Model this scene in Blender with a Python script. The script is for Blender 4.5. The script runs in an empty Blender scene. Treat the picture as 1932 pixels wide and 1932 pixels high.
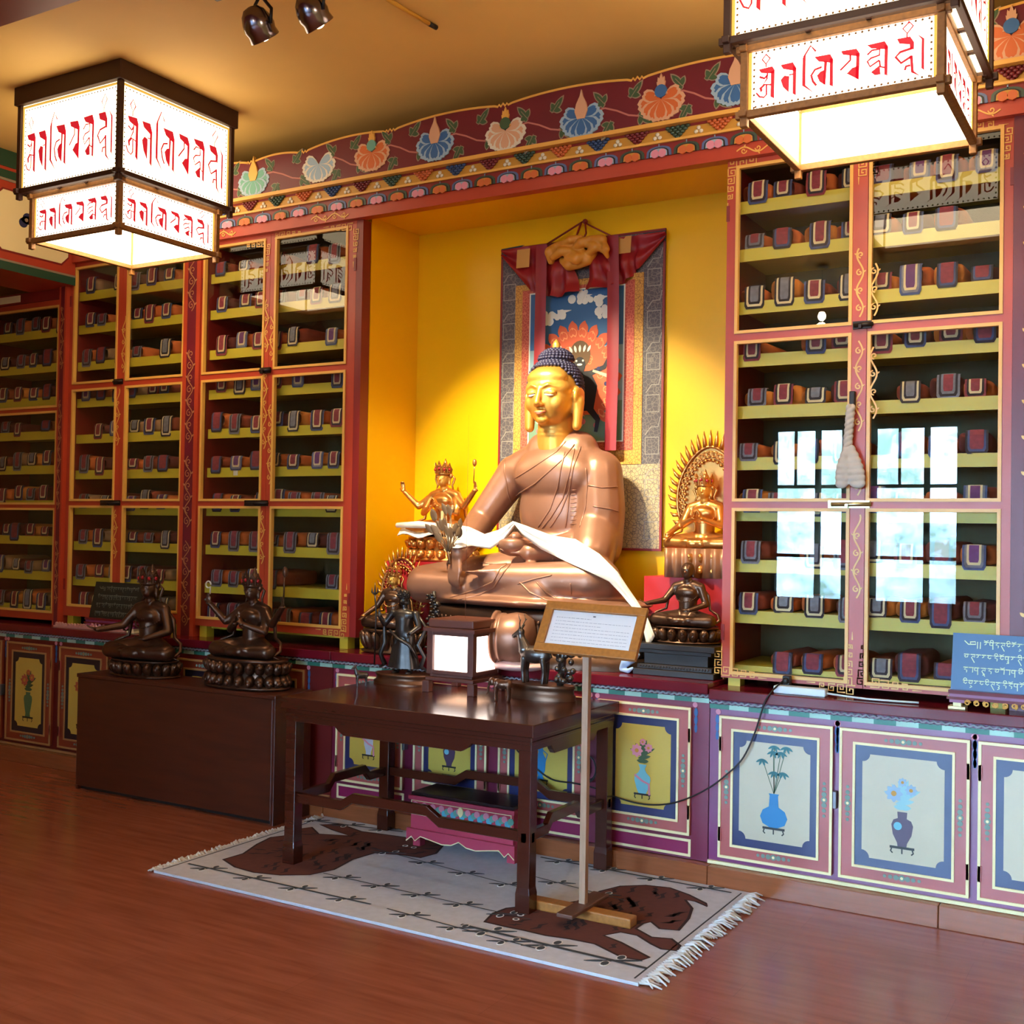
import bpy, math, random
from mathutils import Vector, Matrix, Quaternion, noise
from mathutils.bvhtree import BVHTree
PI = math.pi
SC = bpy.context.scene
COL = SC.collection
V = Vector
# ------------------------------------------------------------------ camera
FOC = 2151.4
def _axes(yaw, pitch, roll):
    f = V((-math.sin(yaw)*math.cos(pitch), math.cos(yaw)*math.cos(pitch), math.sin(pitch)))
    r0 = V((math.cos(yaw), math.sin(yaw), 0)); u0 = r0.cross(f)
    return r0*math.cos(roll)+u0*math.sin(roll), u0*math.cos(roll)-r0*math.sin(roll), f
CR, CU, CF = _axes(.53036, .0181, .01683)
CP = V((0, 0, 1.5))
cam = bpy.data.objects.new('camera', bpy.data.cameras.new('camera')); COL.objects.link(cam)
cam.data.sensor_width = 36; cam.data.lens = FOC/1932*36; cam.data.clip_start = .05; cam.data.clip_end = 200
mw = Matrix((CR, CU, -CF)).transposed().to_4x4(); mw.translation = CP
cam.matrix_world = mw
SC.camera = cam
def at(px, py, Y):
    "the point of the vertical plane y = Y seen at a pixel of the photograph"
    d = CF + CR*((px-966)/FOC) - CU*((py-966)/FOC)
    return CP + d*(Y/d.y)
# ------------------------------------------------------------------ exposure, sky, daylight
SC.view_settings.view_transform = 'Standard'; SC.view_settings.look = 'None'
SC.view_settings.gamma = 1; SC.view_settings.use_curve_mapping = False
SC.view_settings.exposure = 0.45
W = bpy.data.worlds.new('world'); SC.world = W; W.use_nodes = True
nt = W.node_tree; nt.nodes.clear()
_o = nt.nodes.new('ShaderNodeOutputWorld'); _b = nt.nodes.new('ShaderNodeBackground')
_t = nt.nodes.new('ShaderNodeTexCoord'); _n = nt.nodes.new('ShaderNodeTexNoise'); _r = nt.nodes.new('ShaderNodeValToRGB')
_n.inputs['Scale'].default_value = 22; _n.inputs['Detail'].default_value = 7; _n.inputs['Roughness'].default_value = .7
e = _r.color_ramp.elements; e[0].position = .42; e[0].color = (.10, .19, .19, 1); e[1].position = .6; e[1].color = (.36, .6, 1, 1)
nt.links.new(_t.outputs['Generated'], _n.inputs['Vector']); nt.links.new(_n.outputs['Fac'], _r.inputs['Fac'])
nt.links.new(_r.outputs['Color'], _b.inputs['Color']); _b.inputs['Strength'].default_value = 24.0
_s = nt.nodes.new('ShaderNodeSeparateXYZ'); _g = nt.nodes.new('ShaderNodeMapRange'); nt.links.new(_t.outputs['Generated'], _s.inputs[0]); nt.links.new(_s.outputs['X'], _g.inputs['Value'])
_g.inputs['From Min'].default_value = -.55; _g.inputs['From Max'].default_value = .3; _g.inputs['To Min'].default_value = 175; _g.inputs['To Max'].default_value = 8    # sky skewed brighter to one side, to light the right, dim the left
_h = nt.nodes.new('ShaderNodeMapRange'); nt.links.new(_s.outputs['Z'], _h.inputs['Value']); _h.inputs['From Min'].default_value = -.14; _h.inputs['From Max'].default_value = .1; _h.inputs['To Min'].default_value = .12; _h.inputs['To Max'].default_value = 1.15   # dim ground below the bright sky
_m = nt.nodes.new('ShaderNodeMath'); _m.operation = 'MULTIPLY'; nt.links.new(_g.outputs['Result'], _m.inputs[0]); nt.links.new(_h.outputs['Result'], _m.inputs[1])
nt.links.new(_m.outputs[0], _b.inputs['Strength'])
nt.links.new(_b.outputs['Background'], _o.inputs['Surface'])
WINS = [(-4.35, -3.45), (-3.15, -2.15), (-1.75, -.55), (-.1, 1.0)]     # openings of the rear wall, x from - to; last two unseen, added for daylight
REAR = -4.0
for a, b in WINS:                                                       # portals: they only guide the sky's samples
    l = bpy.data.lights.new('window_portal', 'AREA'); l.shape = 'RECTANGLE'; l.size = b-a; l.size_y = 2.0
    l.cycles.is_portal = True
    o = bpy.data.objects.new('window_portal', l); COL.objects.link(o)
    o.location = ((a+b)/2, REAR-.12, 1.8); o.rotation_euler = (-PI/2, 0, 0)
LAMP_E = 3.3       # paper of the hanging lanterns
SPOT_W = 380.0     # track spots on the statue
# ------------------------------------------------------------------ materials
def hx(h):
    h = h.lstrip('#'); c = [int(h[i:i+2], 16)/255 for i in (0, 2, 4)]
    return [x/12.92 if x < .04045 else ((x+.055)/1.055)**2.4 for x in c]
MATS = {}
def M(name, col, rough=.5, metal=0, emit=None, est=1, spec=.5, var=0, vs=8, bump=0, stretch=None, coat=0):
    if name in MATS: return MATS[name]
    m = bpy.data.materials.new(name); m.use_nodes = True; t = m.node_tree; p = t.nodes['Principled BSDF']
    c = hx(col) if isinstance(col, str) else list(col)
    p.inputs['Base Color'].default_value = (*c, 1); p.inputs['Roughness'].default_value = rough; p.inputs['Metallic'].default_value = metal
    p.inputs['Specular IOR Level'].default_value = spec
    if coat: p.inputs['Coat Weight'].default_value = coat; p.inputs['Coat Roughness'].default_value = .12
    if emit:
        p.inputs['Emission Color'].default_value = (*(hx(emit) if isinstance(emit, str) else emit), 1); p.inputs['Emission Strength'].default_value = est
    if var or bump:
        tc = t.nodes.new('ShaderNodeTexCoord'); n = t.nodes.new('ShaderNodeTexNoise'); n.inputs['Scale'].default_value = vs; n.inputs['Detail'].default_value = 5
        src = tc.outputs['Object']
        if stretch:
            mp = t.nodes.new('ShaderNodeMapping'); mp.inputs['Scale'].default_value = stretch; t.links.new(src, mp.inputs['Vector']); src = mp.outputs['Vector']
        t.links.new(src, n.inputs['Vector'])
        if var:
            r = t.nodes.new('ShaderNodeValToRGB'); e = r.color_ramp.elements
            e[0].position = .3; e[1].position = .7
            e[0].color = (*[max(0, x*(1-var)) for x in c], 1); e[1].color = (*[min(1, x*(1+var)) for x in c], 1)
            t.links.new(n.outputs['Fac'], r.inputs['Fac']); t.links.new(r.outputs['Color'], p.inputs['Base Color'])
        if bump:
            b = t.nodes.new('ShaderNodeBump'); b.inputs['Strength'].default_value = bump; b.inputs['Distance'].default_value = .004
            t.links.new(n.outputs['Fac'], b.inputs['Height']); t.links.new(b.outputs['Normal'], p.inputs['Normal'])
    MATS[name] = m; return m
def glass_mat(name='pane_glass', tint=(.97, .98, .97)):
    if name in MATS: return MATS[name]
    m = bpy.data.materials.new(name); m.use_nodes = True; t = m.node_tree; t.nodes.clear()
    o = t.nodes.new('ShaderNodeOutputMaterial'); mx = t.nodes.new('ShaderNodeMixShader'); tr = t.nodes.new('ShaderNodeBsdfTransparent')
    g = t.nodes.new('ShaderNodeBsdfGlossy'); fr = t.nodes.new('ShaderNodeFresnel'); mm = t.nodes.new('ShaderNodeMath')
    mm.operation = 'MULTIPLY'; mm.inputs[1].default_value = 1.9; mm.use_clamp = True
    fr.inputs['IOR'].default_value = 1.5; g.inputs['Roughness'].default_value = .005; tr.inputs['Color'].default_value = (*tint, 1)
    ge = t.nodes.new('ShaderNodeNewGeometry'); iv = t.nodes.new('ShaderNodeMath'); iv.operation = 'MULTIPLY_ADD'; iv.inputs[1].default_value = -1.15; iv.inputs[2].default_value = 1.15
    t.links.new(ge.outputs['Backfacing'], iv.inputs[0]); t.links.new(iv.outputs[0], mm.inputs[1]); t.links.new(fr.outputs['Fac'], mm.inputs[0]); t.links.new(mm.outputs[0], mx.inputs['Fac']); t.links.new(tr.outputs[0], mx.inputs[1]); t.links.new(g.outputs[0], mx.inputs[2]); t.links.new(mx.outputs[0], o.inputs['Surface'])
    MATS[name] = m; return m
# ------------------------------------------------------------------ objects
def tag(o, label=None, cat=None, group=None, kind=None):
    if label: o['label'] = label
    if cat: o['category'] = cat
    if group: o['group'] = group
    if kind: o['kind'] = kind
    return o
def thing(name, label, cat, loc=(0, 0, 0), group=None, rz=0):
    o = bpy.data.objects.new(name, None); COL.objects.link(o); o.location = loc; o.rotation_euler = (0, 0, rz)
    o.empty_display_size = .05
    return tag(o, label, cat, group)
def base_of(o):
    p = V((0, 0, 0))
    while o is not None: p = p+V(o.location); o = o.parent
    return p
def frame(o, u, n): 
    "drawing frame: origin, u along the surface, n out of it, v = n x u"
    u = V(u).normalized(); n = V(n).normalized(); return (V(o), u, n.cross(u).normalized(), n)
def wallF(x, y, z): return frame((x, y, z), (1, 0, 0), (0, -1, 0))
def fp(F, a, b, h=0): return F[0]+F[1]*a+F[2]*b+F[3]*h
class MB:
    def __init__(s): s.v = []; s.f = []; s.m = []; s.s = []
    def add(s, vs, fs, m=0, sm=False):
        k = len(s.v); s.v += [tuple(x) for x in vs]
        for f in fs: s.f.append([k+i for i in f]); s.m.append(m); s.s.append(sm)
        return s
    def box(s, x0, x1, y0, y1, z0, z1, m=0):
        return s.add([(x, y, z) for z in (z0, z1) for y in (y0, y1) for x in (x0, x1)],
                     [(0, 2, 3, 1), (4, 5, 7, 6), (0, 1, 5, 4), (2, 6, 7, 3), (0, 4, 6, 2), (1, 3, 7, 5)], m)
    def bar(s, a, b, w, h, m=0, up=(0, 0, 1)):
        a = V(a); b = V(b); d = (b-a).normalized(); x = d.cross(V(up))
        if x.length < 1e-4: x = d.cross(V((0, 1, 0)))
        x.normalize(); y = x.cross(d); vs = []
        for p in (a, b):
            for i, j in ((-1, -1), (1, -1), (1, 1), (-1, 1)): vs.append(p+x*(w/2*i)+y*(h/2*j))
        return s.add(vs, [(3, 2, 1, 0), (4, 5, 6, 7), (0, 1, 5, 4), (1, 2, 6, 5), (2, 3, 7, 6), (3, 0, 4, 7)], m)
    def tube(s, pts, r, m=0, n=8, closed=False, sm=True):
        P = [V(p) for p in pts]; k = len(P)
        if k < 2: return s
        R = r if isinstance(r, (list, tuple)) else [r]*k
        T = []
        for i in range(k):
            a = P[i-1] if (i or closed) else P[0]; b = P[(i+1) % k] if (i < k-1 or closed) else P[-1]
            d = b-a; T.append(d.normalized() if d.length > 1e-9 else V((0, 0, 1)))
        x = T[0].cross(V((0, 0, 1)))
        if x.length < 1e-3: x = T[0].cross(V((0, 1, 0)))
        x.normalize(); vs = []
        for i in range(k):
            x = (x-T[i]*x.dot(T[i]))
            if x.length < 1e-6: x = T[i].orthogonal()
            x.normalize(); y = T[i].cross(x)
            for j in range(n):
                a = 2*PI*j/n; vs.append(P[i]+(x*math.cos(a)+y*math.sin(a))*R[i])
        fs = []
        for i in range(k if closed else k-1):
            i2 = (i+1) % k
            for j in range(n): fs.append((i*n+j, i*n+(j+1) % n, i2*n+(j+1) % n, i2*n+j))
        if not closed: fs += [tuple(range(n))[::-1], tuple((k-1)*n+j for j in range(n))]
        return s.add(vs, fs, m, sm)
    def cap(s, a, b, ra, rb=None, m=0, n=18, flat=1):
        "tapered limb with round ends"
        rb = ra if rb is None else rb; a = V(a); b = V(b); d = b-a; L = d.length
        if L < 1e-6: return s.ell(a, (ra, ra, ra), m)
        d.normalize(); pts = []; R = []
        for t in (-1, -.9, -.7, -.4, 0): pts.append(a+d*(t*ra)); R.append(max(ra*math.sqrt(1-t*t), ra*.02))
        for t in (0, .4, .7, .9, 1): pts.append(b+d*(t*rb)); R.append(max(rb*math.sqrt(1-t*t), rb*.02))
        return s.tube(pts, R, m, n)
    def chain(s, pts, rs, m=0, n=12):
        for i in range(len(pts)-1): s.cap(pts[i], pts[i+1], rs[i], rs[i+1], m, n)
        return s
    def ell(s, c, r, m=0, rot=None, n=28, k=18):
        c = V(c); r = (r, r, r) if not isinstance(r, (tuple, list)) else r; vs = []; fs = []
        Q = rot.to_matrix() if hasattr(rot, 'to_matrix') else rot
        for i in range(k+1):
            t = PI*i/k
            for j in range(n):
                a = 2*PI*j/n; p = V((r[0]*math.sin(t)*math.cos(a), r[1]*math.sin(t)*math.sin(a), r[2]*math.cos(t)))
                if Q is not None: p = Q @ p
                vs.append(c+p)
        for i in range(k):
            for j in range(n): fs.append((i*n+j, (i+1)*n+j, (i+1)*n+(j+1) % n, i*n+(j+1) % n))
        return s.add(vs, fs, m, True)
    def lathe(s, prof, c=(0, 0, 0), m=0, n=32, sx=1, sy=1, sm=True, ripple=None):
        vs = []; fs = []; k = len(prof); c = V(c)
        for i, (r, z) in enumerate(prof):
            for j in range(n):
                a = 2*PI*j/n; q = r*(1+(ripple(i, a) if ripple else 0)); vs.append(c+V((q*sx*math.cos(a), q*sy*math.sin(a), z)))
        for i in range(k-1):
            for j in range(n): fs.append((i*n+j, i*n+(j+1) % n, (i+1)*n+(j+1) % n, (i+1)*n+j))
        s.add(vs, fs, m, sm)
        return s.add(vs[:n], [tuple(range(n))[::-1]], m).add(vs[-n:], [tuple(range(n))], m)
    def poly(s, F, pts, m=0, h=.0015, h0=0):
        n = len(pts); ar = sum(pts[i][0]*pts[(i+1) % n][1]-pts[(i+1) % n][0]*pts[i][1] for i in range(n))
        if ar < 0: pts = pts[::-1]
        vs = [fp(F, a, b, h0) for a, b in pts]+[fp(F, a, b, h) for a, b in pts]
        fs = [tuple(range(n, 2*n))]+[(i, (i+1) % n, n+(i+1) % n, n+i) for i in range(n)]
        if h-h0 > .004: fs.append(tuple(range(n))[::-1])
        return s.add(vs, fs, m)
    def rect(s, F, a0, a1, b0, b1, m=0, h=.0015, h0=0): return s.poly(F, [(a0, b0), (a1, b0), (a1, b1), (a0, b1)], m, h, h0)
    def ring(s, F, a0, a1, b0, b1, w, m=0, h=.002, h0=0):
        "rectangular border line of width w, inside the given rectangle"
        s.rect(F, a0, a1, b0, b0+w, m, h, h0); s.rect(F, a0, a1, b1-w, b1, m, h, h0)
        s.rect(F, a0, a0+w, b0+w, b1-w, m, h, h0); return s.rect(F, a1-w, a1, b0+w, b1-w, m, h, h0)
    def stroke(s, F, pts, w, m=0, h=.002, closed=False):
        k = len(pts); P = [V((a, b)) for a, b in pts]; ws = w if isinstance(w, (list, tuple)) else [w]*k; vs = []
        for i in range(k):
            a = P[i-1] if (i or closed) else P[0]; b = P[(i+1) % k] if (i < k-1 or closed) else P[-1]
            d = (b-a); d = d.normalized() if d.length > 1e-9 else V((1, 0)); q = V((-d.y, d.x))*(ws[i]/2)
            for e in (P[i]-q, P[i]+q): vs.append(fp(F, e.x, e.y, h))
        fs = [(2*i, 2*((i+1) % k), 2*((i+1) % k)+1, 2*i+1) for i in range(k if closed else k-1)]
        return s.add(vs, fs, m)
    def disc(s, F, a, b, r, m=0, h=.002, n=14, ry=None, rot=0):
        ry = r if ry is None else ry; c, q = math.cos(rot), math.sin(rot)
        return s.poly(F, [(a+r*math.cos(t)*c-ry*math.sin(t)*q, b+r*math.cos(t)*q+ry*math.sin(t)*c) for t in [2*PI*i/n for i in range(n)]], m, h)
    def xf(s, mat):
        s.v = [tuple(mat @ V(p)) for p in s.v]; return s
    def merge(s, o, mat=None):
        k = len(s.v); s.v += [tuple(mat @ V(p)) for p in o.v] if mat is not None else o.v
        s.f += [[i+k for i in f] for f in o.f]; s.m += o.m; s.s += o.s; return s
    def mesh(s, name, mats, off=V((0, 0, 0))):
        me = bpy.data.meshes.new(name); me.from_pydata([V(p)-off for p in s.v], [], s.f)
        for q in mats: me.materials.append(q)
        me.polygons.foreach_set('material_index', s.m); me.polygons.foreach_set('use_smooth', s.s); me.update()
        return me
    def build(s, name, mats, parent=None, bevel=0, local=False, solid=0):
        mats = mats if isinstance(mats, (list, tuple)) else [mats]
        off = V((0, 0, 0)) if (parent is None or local) else base_of(parent)
        o = bpy.data.objects.new(name, s.mesh(name, mats, off)); COL.objects.link(o); o.parent = parent
        if solid:
            md = o.modifiers.new('thickness', 'SOLIDIFY'); md.thickness = solid; md.offset = 0
        if bevel:
            md = o.modifiers.new('edges', 'BEVEL'); md.width = bevel; md.segments = 2; md.limit_method = 'ANGLE'; md.angle_limit = .9
        return o
    def blob(s, name, mat, parent=None, voxel=.008, smooth=6, local=False, dec=0):
        "one continuous surface grown over all the pieces"
        t = bpy.data.objects.new('tmp', s.mesh('tmp', [mat])); COL.objects.link(t)
        r = t.modifiers.new('r', 'REMESH'); r.mode = 'VOXEL'; r.voxel_size = voxel
        if smooth:
            q = t.modifiers.new('s', 'SMOOTH'); q.factor = .5; q.iterations = smooth
        if dec:
            q = t.modifiers.new('d', 'DECIMATE'); q.ratio = dec
        dg = bpy.context.evaluated_depsgraph_get(); me = bpy.data.meshes.new_from_object(t.evaluated_get(dg))
        bpy.data.objects.remove(t)
        me.materials.clear(); me.materials.append(mat); me.name = name
        me.polygons.foreach_set('use_smooth', [True]*len(me.polygons))
        if parent is not None and not local: me.transform(Matrix.Translation(-base_of(parent)))
        o = bpy.data.objects.new(name, me); COL.objects.link(o); o.parent = parent
        return o
def struct(o, label):
    return tag(o, label, kind='structure')
def copy_tree(o, parent=None):
    c = o.copy(); COL.objects.link(c); c.parent = parent
    for ch in list(o.children): copy_tree(ch, c)
    return c
# ------------------------------------------------------------------ ornament
def arc(c, r, a0, a1, n=10, ry=None):
    ry = r if ry is None else ry
    return [(c[0]+r*math.cos(a0+(a1-a0)*i/n), c[1]+ry*math.sin(a0+(a1-a0)*i/n)) for i in range(n+1)]
def spiral(c, r0, r1, a0, turns, n=16):
    return [(c[0]+(r0+(r1-r0)*i/n)*math.cos(a0+turns*2*PI*i/n), c[1]+(r0+(r1-r0)*i/n)*math.sin(a0+turns*2*PI*i/n)) for i in range(n+1)]
def leafpts(c, a, L, w, n=7):
    ca, sa = math.cos(a), math.sin(a); P = []
    for i in range(n+1): t = i/n; P.append((t*L, w/2*math.sin(PI*t)**.8))
    for i in range(n-1, 0, -1): t = i/n; P.append((t*L, -w/2*math.sin(PI*t)**.8))
    return [(c[0]+x*ca-y*sa, c[1]+x*sa+y*ca) for x, y in P]
def fret(mb, F, a, b, du, dv, n, w, m, h=.002):
    "a run of square spiral key pattern from (a,b) along (du,dv), cells of size |d|"
    d = V((du, dv)); L = d.length; d.normalize(); q = V((-d.y, d.x)); o = V((a, b)); s = L*.86
    for i in range(n):
        p = o+d*(L*i)
        pts = [(0, 0), (s, 0), (s, s), (s*.25, s), (s*.25, s*.4), (s*.65, s*.4), (s*.65, s*.68)] if i % 2 == 0 else [(0, s), (s, s), (s, 0), (s*.25, 0), (s*.25, s*.6), (s*.65, s*.6), (s*.65, s*.32)]
        k = 1-.12*i if n > 3 else 1
        mb.stroke(F, [tuple(p+d*x*k+q*y*k) for x, y in pts], w, m, h)
    p = o+d*(L*n); mb.stroke(F, [tuple(p), tuple(p+d*L*.9)], [w, w*.3], m, h)
def vine(mb, F, a, b0, b1, amp, period, w, m, h=.002, horiz=False):
    "wavy scroll with curls and small leaves, running up from b0 to b1 at a (or along a when horiz)"
    n = max(8, int((b1-b0)/period*14)); pts = []
    X = (lambda p: (p[1], p[0])) if horiz else (lambda p: p)
    for i in range(n+1):
        t = b0+(b1-b0)*i/n; pts.append(X((a+amp*math.sin(2*PI*(t-b0)/period), t)))
    mb.stroke(F, pts, w, m, h)
    k = 0; t = b0+period*.25
    while t < b1-period*.1:
        sg = 1 if k % 2 == 0 else -1; c = (a-sg*amp*.15, t)
        mb.stroke(F, [X(p) for p in spiral(c, amp*1.0, amp*.2, PI/2 if sg > 0 else -PI/2, 1.1*sg, 12)], w*.85, m, h)
        mb.poly(F, [X(p) for p in leafpts((a+sg*amp*1.05, t), (.7 if sg > 0 else PI-.7), amp*.9, amp*.45)], m, h)
        t += period*.5; k += 1
# ================================================================== the setting
XL, XR, YB, ZC = -7.25, 2.2, 5.40, 3.75
def floor_mat():
    m = bpy.data.materials.new('laminate_floor'); m.use_nodes = True; t = m.node_tree; p = t.nodes['Principled BSDF']
    tc = t.nodes.new('ShaderNodeTexCoord'); mp = t.nodes.new('ShaderNodeMapping'); mp.inputs['Scale'].default_value = (1.0, 9, 1)
    n = t.nodes.new('ShaderNodeTexNoise'); n.inputs['Scale'].default_value = 3; n.inputs['Detail'].default_value = 5; n.inputs['Roughness'].default_value = .5
    br = t.nodes.new('ShaderNodeTexBrick'); br.inputs['Scale'].default_value = 1; br.inputs['Brick Width'].default_value = 1.25; br.inputs['Row Height'].default_value = .19
    br.inputs['Mortar Size'].default_value = .0008; br.inputs['Color1'].default_value = (.92, .92, .92, 1); br.inputs['Color2'].default_value = (1, 1, 1, 1); br.inputs['Mortar'].default_value = (.72, .72, .72, 1)
    r = t.nodes.new('ShaderNodeValToRGB'); e = r.color_ramp.elements
    e[0].position = .2; e[0].color = (*hx('#88452e'), 1); e[1].position = .82; e[1].color = (*hx('#a55e42'), 1)
    mx = t.nodes.new('ShaderNodeMix'); mx.data_type = 'RGBA'; mx.blend_type = 'MULTIPLY'; mx.inputs['Factor'].default_value = 1
    t.links.new(tc.outputs['Object'], mp.inputs['Vector']); t.links.new(mp.outputs[0], n.inputs['Vector']); t.links.new(tc.outputs['Object'], br.inputs['Vector'])
    t.links.new(n.outputs['Fac'], r.inputs['Fac']); t.links.new(r.outputs['Color'], mx.inputs['A']); t.links.new(br.outputs['Color'], mx.inputs['B'])
    t.links.new(mx.outputs['Result'], p.inputs['Base Color']); p.inputs['Roughness'].default_value = .2; p.inputs['Specular IOR Level'].default_value = .5
    return m
MF = floor_mat()
m_ochre = M('ochre_ceiling_paint', '#e6bf70', .7, var=.06, vs=1.5)
m_wall = M('ochre_wall_paint', '#b98a3a', .7)
m_yel = M('yellow_niche_paint', '#ecb400', .32, var=.03, vs=2)
m_red = M('red_cabinet_paint', '#aa3a22', .38, var=.06, vs=6)
m_dred = M('dark_red_paint', '#7c1d1b', .4, var=.08, vs=5)
m_crim = M('crimson_panel_paint', '#641222', .42, var=.1, vs=4)
m_gold = M('gold_line_paint', '#d8a24c', .4)
m_cream = M('cream_line_paint', '#ead9a4', .42)
m_green = M('leaf_green_paint', '#3a5436', .5)
m_lgreen = M('pale_leaf_edge_paint', '#8f7d68', .5)
m_blue = M('flower_blue_paint', '#2f5f96', .45)
m_lblue = M('pale_blue_paint', '#8fa9bf', .45)
m_teal = M('teal_paint', '#5f9a8c', .45)
m_oran = M('orange_paint', '#c2602c', .45)
m_peach = M('peach_paint', '#c99a7a', .5)
m_white = M('white_paint', '#cfc8b8', .5)
m_navy = M('navy_paint', '#262a52', .35, var=.1, vs=7)
m_vine = M('pink_vine_paint', '#b06a60', .5)
m_dk = M('black_paint', '#17110f', .5)
m_ylw = M('yellow_band_paint', '#b8842a', .45)
m_pink = M('rose_paint', '#cf8296', .45)
m_purp = M('purple_paint', '#5a3156', .4)
m_glass = glass_mat()
struct(MB().box(XL-.2, XR+.2, REAR-.2, YB+.2, -.12, 0).build('floor', MF), 'reddish brown laminate floor of the shrine room')
struct(MB().box(XL-.2, XR+.2, REAR-.2, YB+.2, ZC, ZC+.12).build('ceiling', m_ochre), 'ochre painted ceiling with hanging lanterns')
struct(MB().box(XL-.15, XR+.15, YB, YB+.15, 0, ZC).build('wall_back', m_wall), 'ochre wall behind the painted cabinets')
struct(MB().box(XL-.15, XL, REAR, YB, 0, ZC).build('wall_left', m_wall), 'plain ochre wall at the end of the cabinet row')
struct(MB().box(XR, XR+.15, REAR, YB, 0, ZC).build('wall_right', m_wall), 'plain ochre wall opposite the end wall')
rw = MB(); ZS, ZT = .72, 2.85
xs = [XL]+[q for w in WINS for q in w]+[XR]
for i in range(0, len(xs), 2): rw.box(xs[i], xs[i+1], REAR-.15, REAR, 0, ZC)
for a, b in WINS: rw.box(a, b, REAR-.15, REAR, 0, ZS).box(a, b, REAR-.15, REAR, ZT, ZC)
struct(rw.build('wall_rear', m_wall), 'ochre window wall facing the shrine')
m_wf = M('grey_window_frame', '#5d6468', .5)
for i, (a, b) in enumerate(WINS):
    f = MB(); w = .05
    F = frame((a, REAR-.05, ZS), (-1, 0, 0), (0, 1, 0)); F = (V((a, REAR-.05, ZS)), V((1, 0, 0)), V((0, 0, 1)), V((0, 1, 0)))
    Wd, Hh = b-a, ZT-ZS
    f.box(a, a+w, REAR-.1, REAR-.03, ZS, ZT).box(b-w, b, REAR-.1, REAR-.03, ZS, ZT).box(a, b, REAR-.1, REAR-.03, ZS, ZS+w).box(a, b, REAR-.1, REAR-.03, ZT-w, ZT)
    c = a+Wd*.62
    f.box(c-.03, c+.03, REAR-.1, REAR-.03, ZS, ZT)
    for z in (1.28, 2.12): f.box(a, b, REAR-.1, REAR-.03, z-.02, z+.02)
    f.box(a+Wd*.3, a+Wd*.3+.025, REAR-.09, REAR-.04, 2.12, ZT)
    o = struct(f.build('window_%d' % (i+1), m_wf), 'grey framed window of the rear wall, number %d along' % (i+1))
    MB().box(a+w, b-w, REAR-.068, REAR-.062, ZS+w, ZT-w).build('pane', m_glass, o)
# niche
NX0, NX1, NY, NZ = -3.80, -1.757, 5.37, 3.205
n = MB().box(NX0, NX1, NY, YB, .862, NZ+.03).box(NX0-.03, NX0, 4.925, YB, .862, NZ+.03).box(NX1, NX1+.0015, 4.88, YB, .862, NZ+.03).box(NX0, NX1, 4.86, NY, NZ, NZ+.03)
struct(n.build('wall_niche', m_yel), 'glossy yellow walls of the statue niche')
# ceiling beams
struct(MB().box(-6.6, 1.0, 2.62, 2.94, 3.55, ZC).build('trim_1', m_dred), 'dark red ceiling beam in front of the lanterns')
bm = MB().box(-6.55, -6.105, .8, 4.84, 3.03, ZC, 0)
F = frame((-6.105, .8, 3.03), (0, 1, 0), (1, 0, 0))
bm.rect(F, 0, 4.04, 0, .05, 1, .004); bm.rect(F, 0, 4.04, .05, .062, 2, .006); bm.rect(F, 0, 4.04, .62, .72, 1, .006); bm.rect(F, 0, 4.04, .55, .6, 1, .004); bm.rect(F, 0, 4.04, .535, .55, 2, .005)
y = 3.98
while y > .4:
    a0, a1 = y-.52, y; c = .05
    pts = [(a0+c, .12), (a1-c, .12), (a1-c*.6, .12+c*.4), (a1, .12+c), (a1, .48-c), (a1-c*.6, .48-c*.4), (a1-c, .48), (a0+c, .48), (a0+c*.6, .48-c*.4), (a0, .48-c), (a0, .12+c), (a0+c*.6, .12+c*.4)]
    bm.poly(F, [((p[0]-y+.26)*1.03+y-.26, (p[1]-.3)*1.06+.3) for p in pts], 5, .003); bm.poly(F, pts, 3, .005)
    for k in range(6):
        t = k*1.05; bm.poly(F, leafpts((y-.22+.04*math.cos(t), .24+.03*k), t, .09, .05), 4, .007)
    bm.disc(F, y-.3, .34, .035, 6, .007); bm.disc(F, y-.33, .31, .03, 6, .007); bm.disc(F, y-.31, .33, .012, 2, .009)
    y -= .58
struct(bm.build('trim_2', [m_red, M('dark_green_paint', '#20452f', .45), m_lgreen, m_cream, m_green, m_dred, m_navy]), 'red and green painted beam with cream flower panels')
# painted cornice over the cabinets and the niche
CX0, CX1, CY = -6.10, 1.2, 4.80
F = wallF(0, CY, 0)
cusps = [(-5.35, 3.575), (-4.95, 3.572), (-4.562, 3.572), (-4.186, 3.572), (-3.587, 3.594), (-2.897, 3.606), (-2.174, 3.602), (-1.45, 3.594), (-.75, 3.572), (0., 3.58), (.7, 3.58)]
top = [(CX0, 3.59)]
for (a, za), (b, zb) in zip([(CX0, 3.59)]+cusps, cusps+[(CX1, 3.59)]):
    k = 14; hump = .032 if b-a > .5 else .026
    for i in range(1, k):
        t = i/k; top.append((a+(b-a)*t, za+(zb-za)*t+hump*math.sin(PI*t)**.7))
    if b < CX1:
        for d, e in ((-.03, .004), (-.022, .014), (-.012, .002), (0, .016), (.012, .002), (.022, .014), (.03, .004)): top.append((b+d, zb+e))
top.append((CX1, 3.59))
cr = MB()
crest = [(CX0, 3.375)]+[(CX1, 3.375)]+top[::-1]
cr.poly(F, crest, 0, .012, -.012)
cr.stroke(frame((0, CY, 0), (1, 0, 0), (0, -1, 0)), [(a, b-.004) for a, b in top], .011, 1, .0145)
FL = {'g': 2, 'l': 3, 'b': 4, 'lb': 5, 't': 6, 'o': 7, 'p': 8, 'w': 9, 'v': 10, 'y': 1, 'tan': 11}
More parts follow.
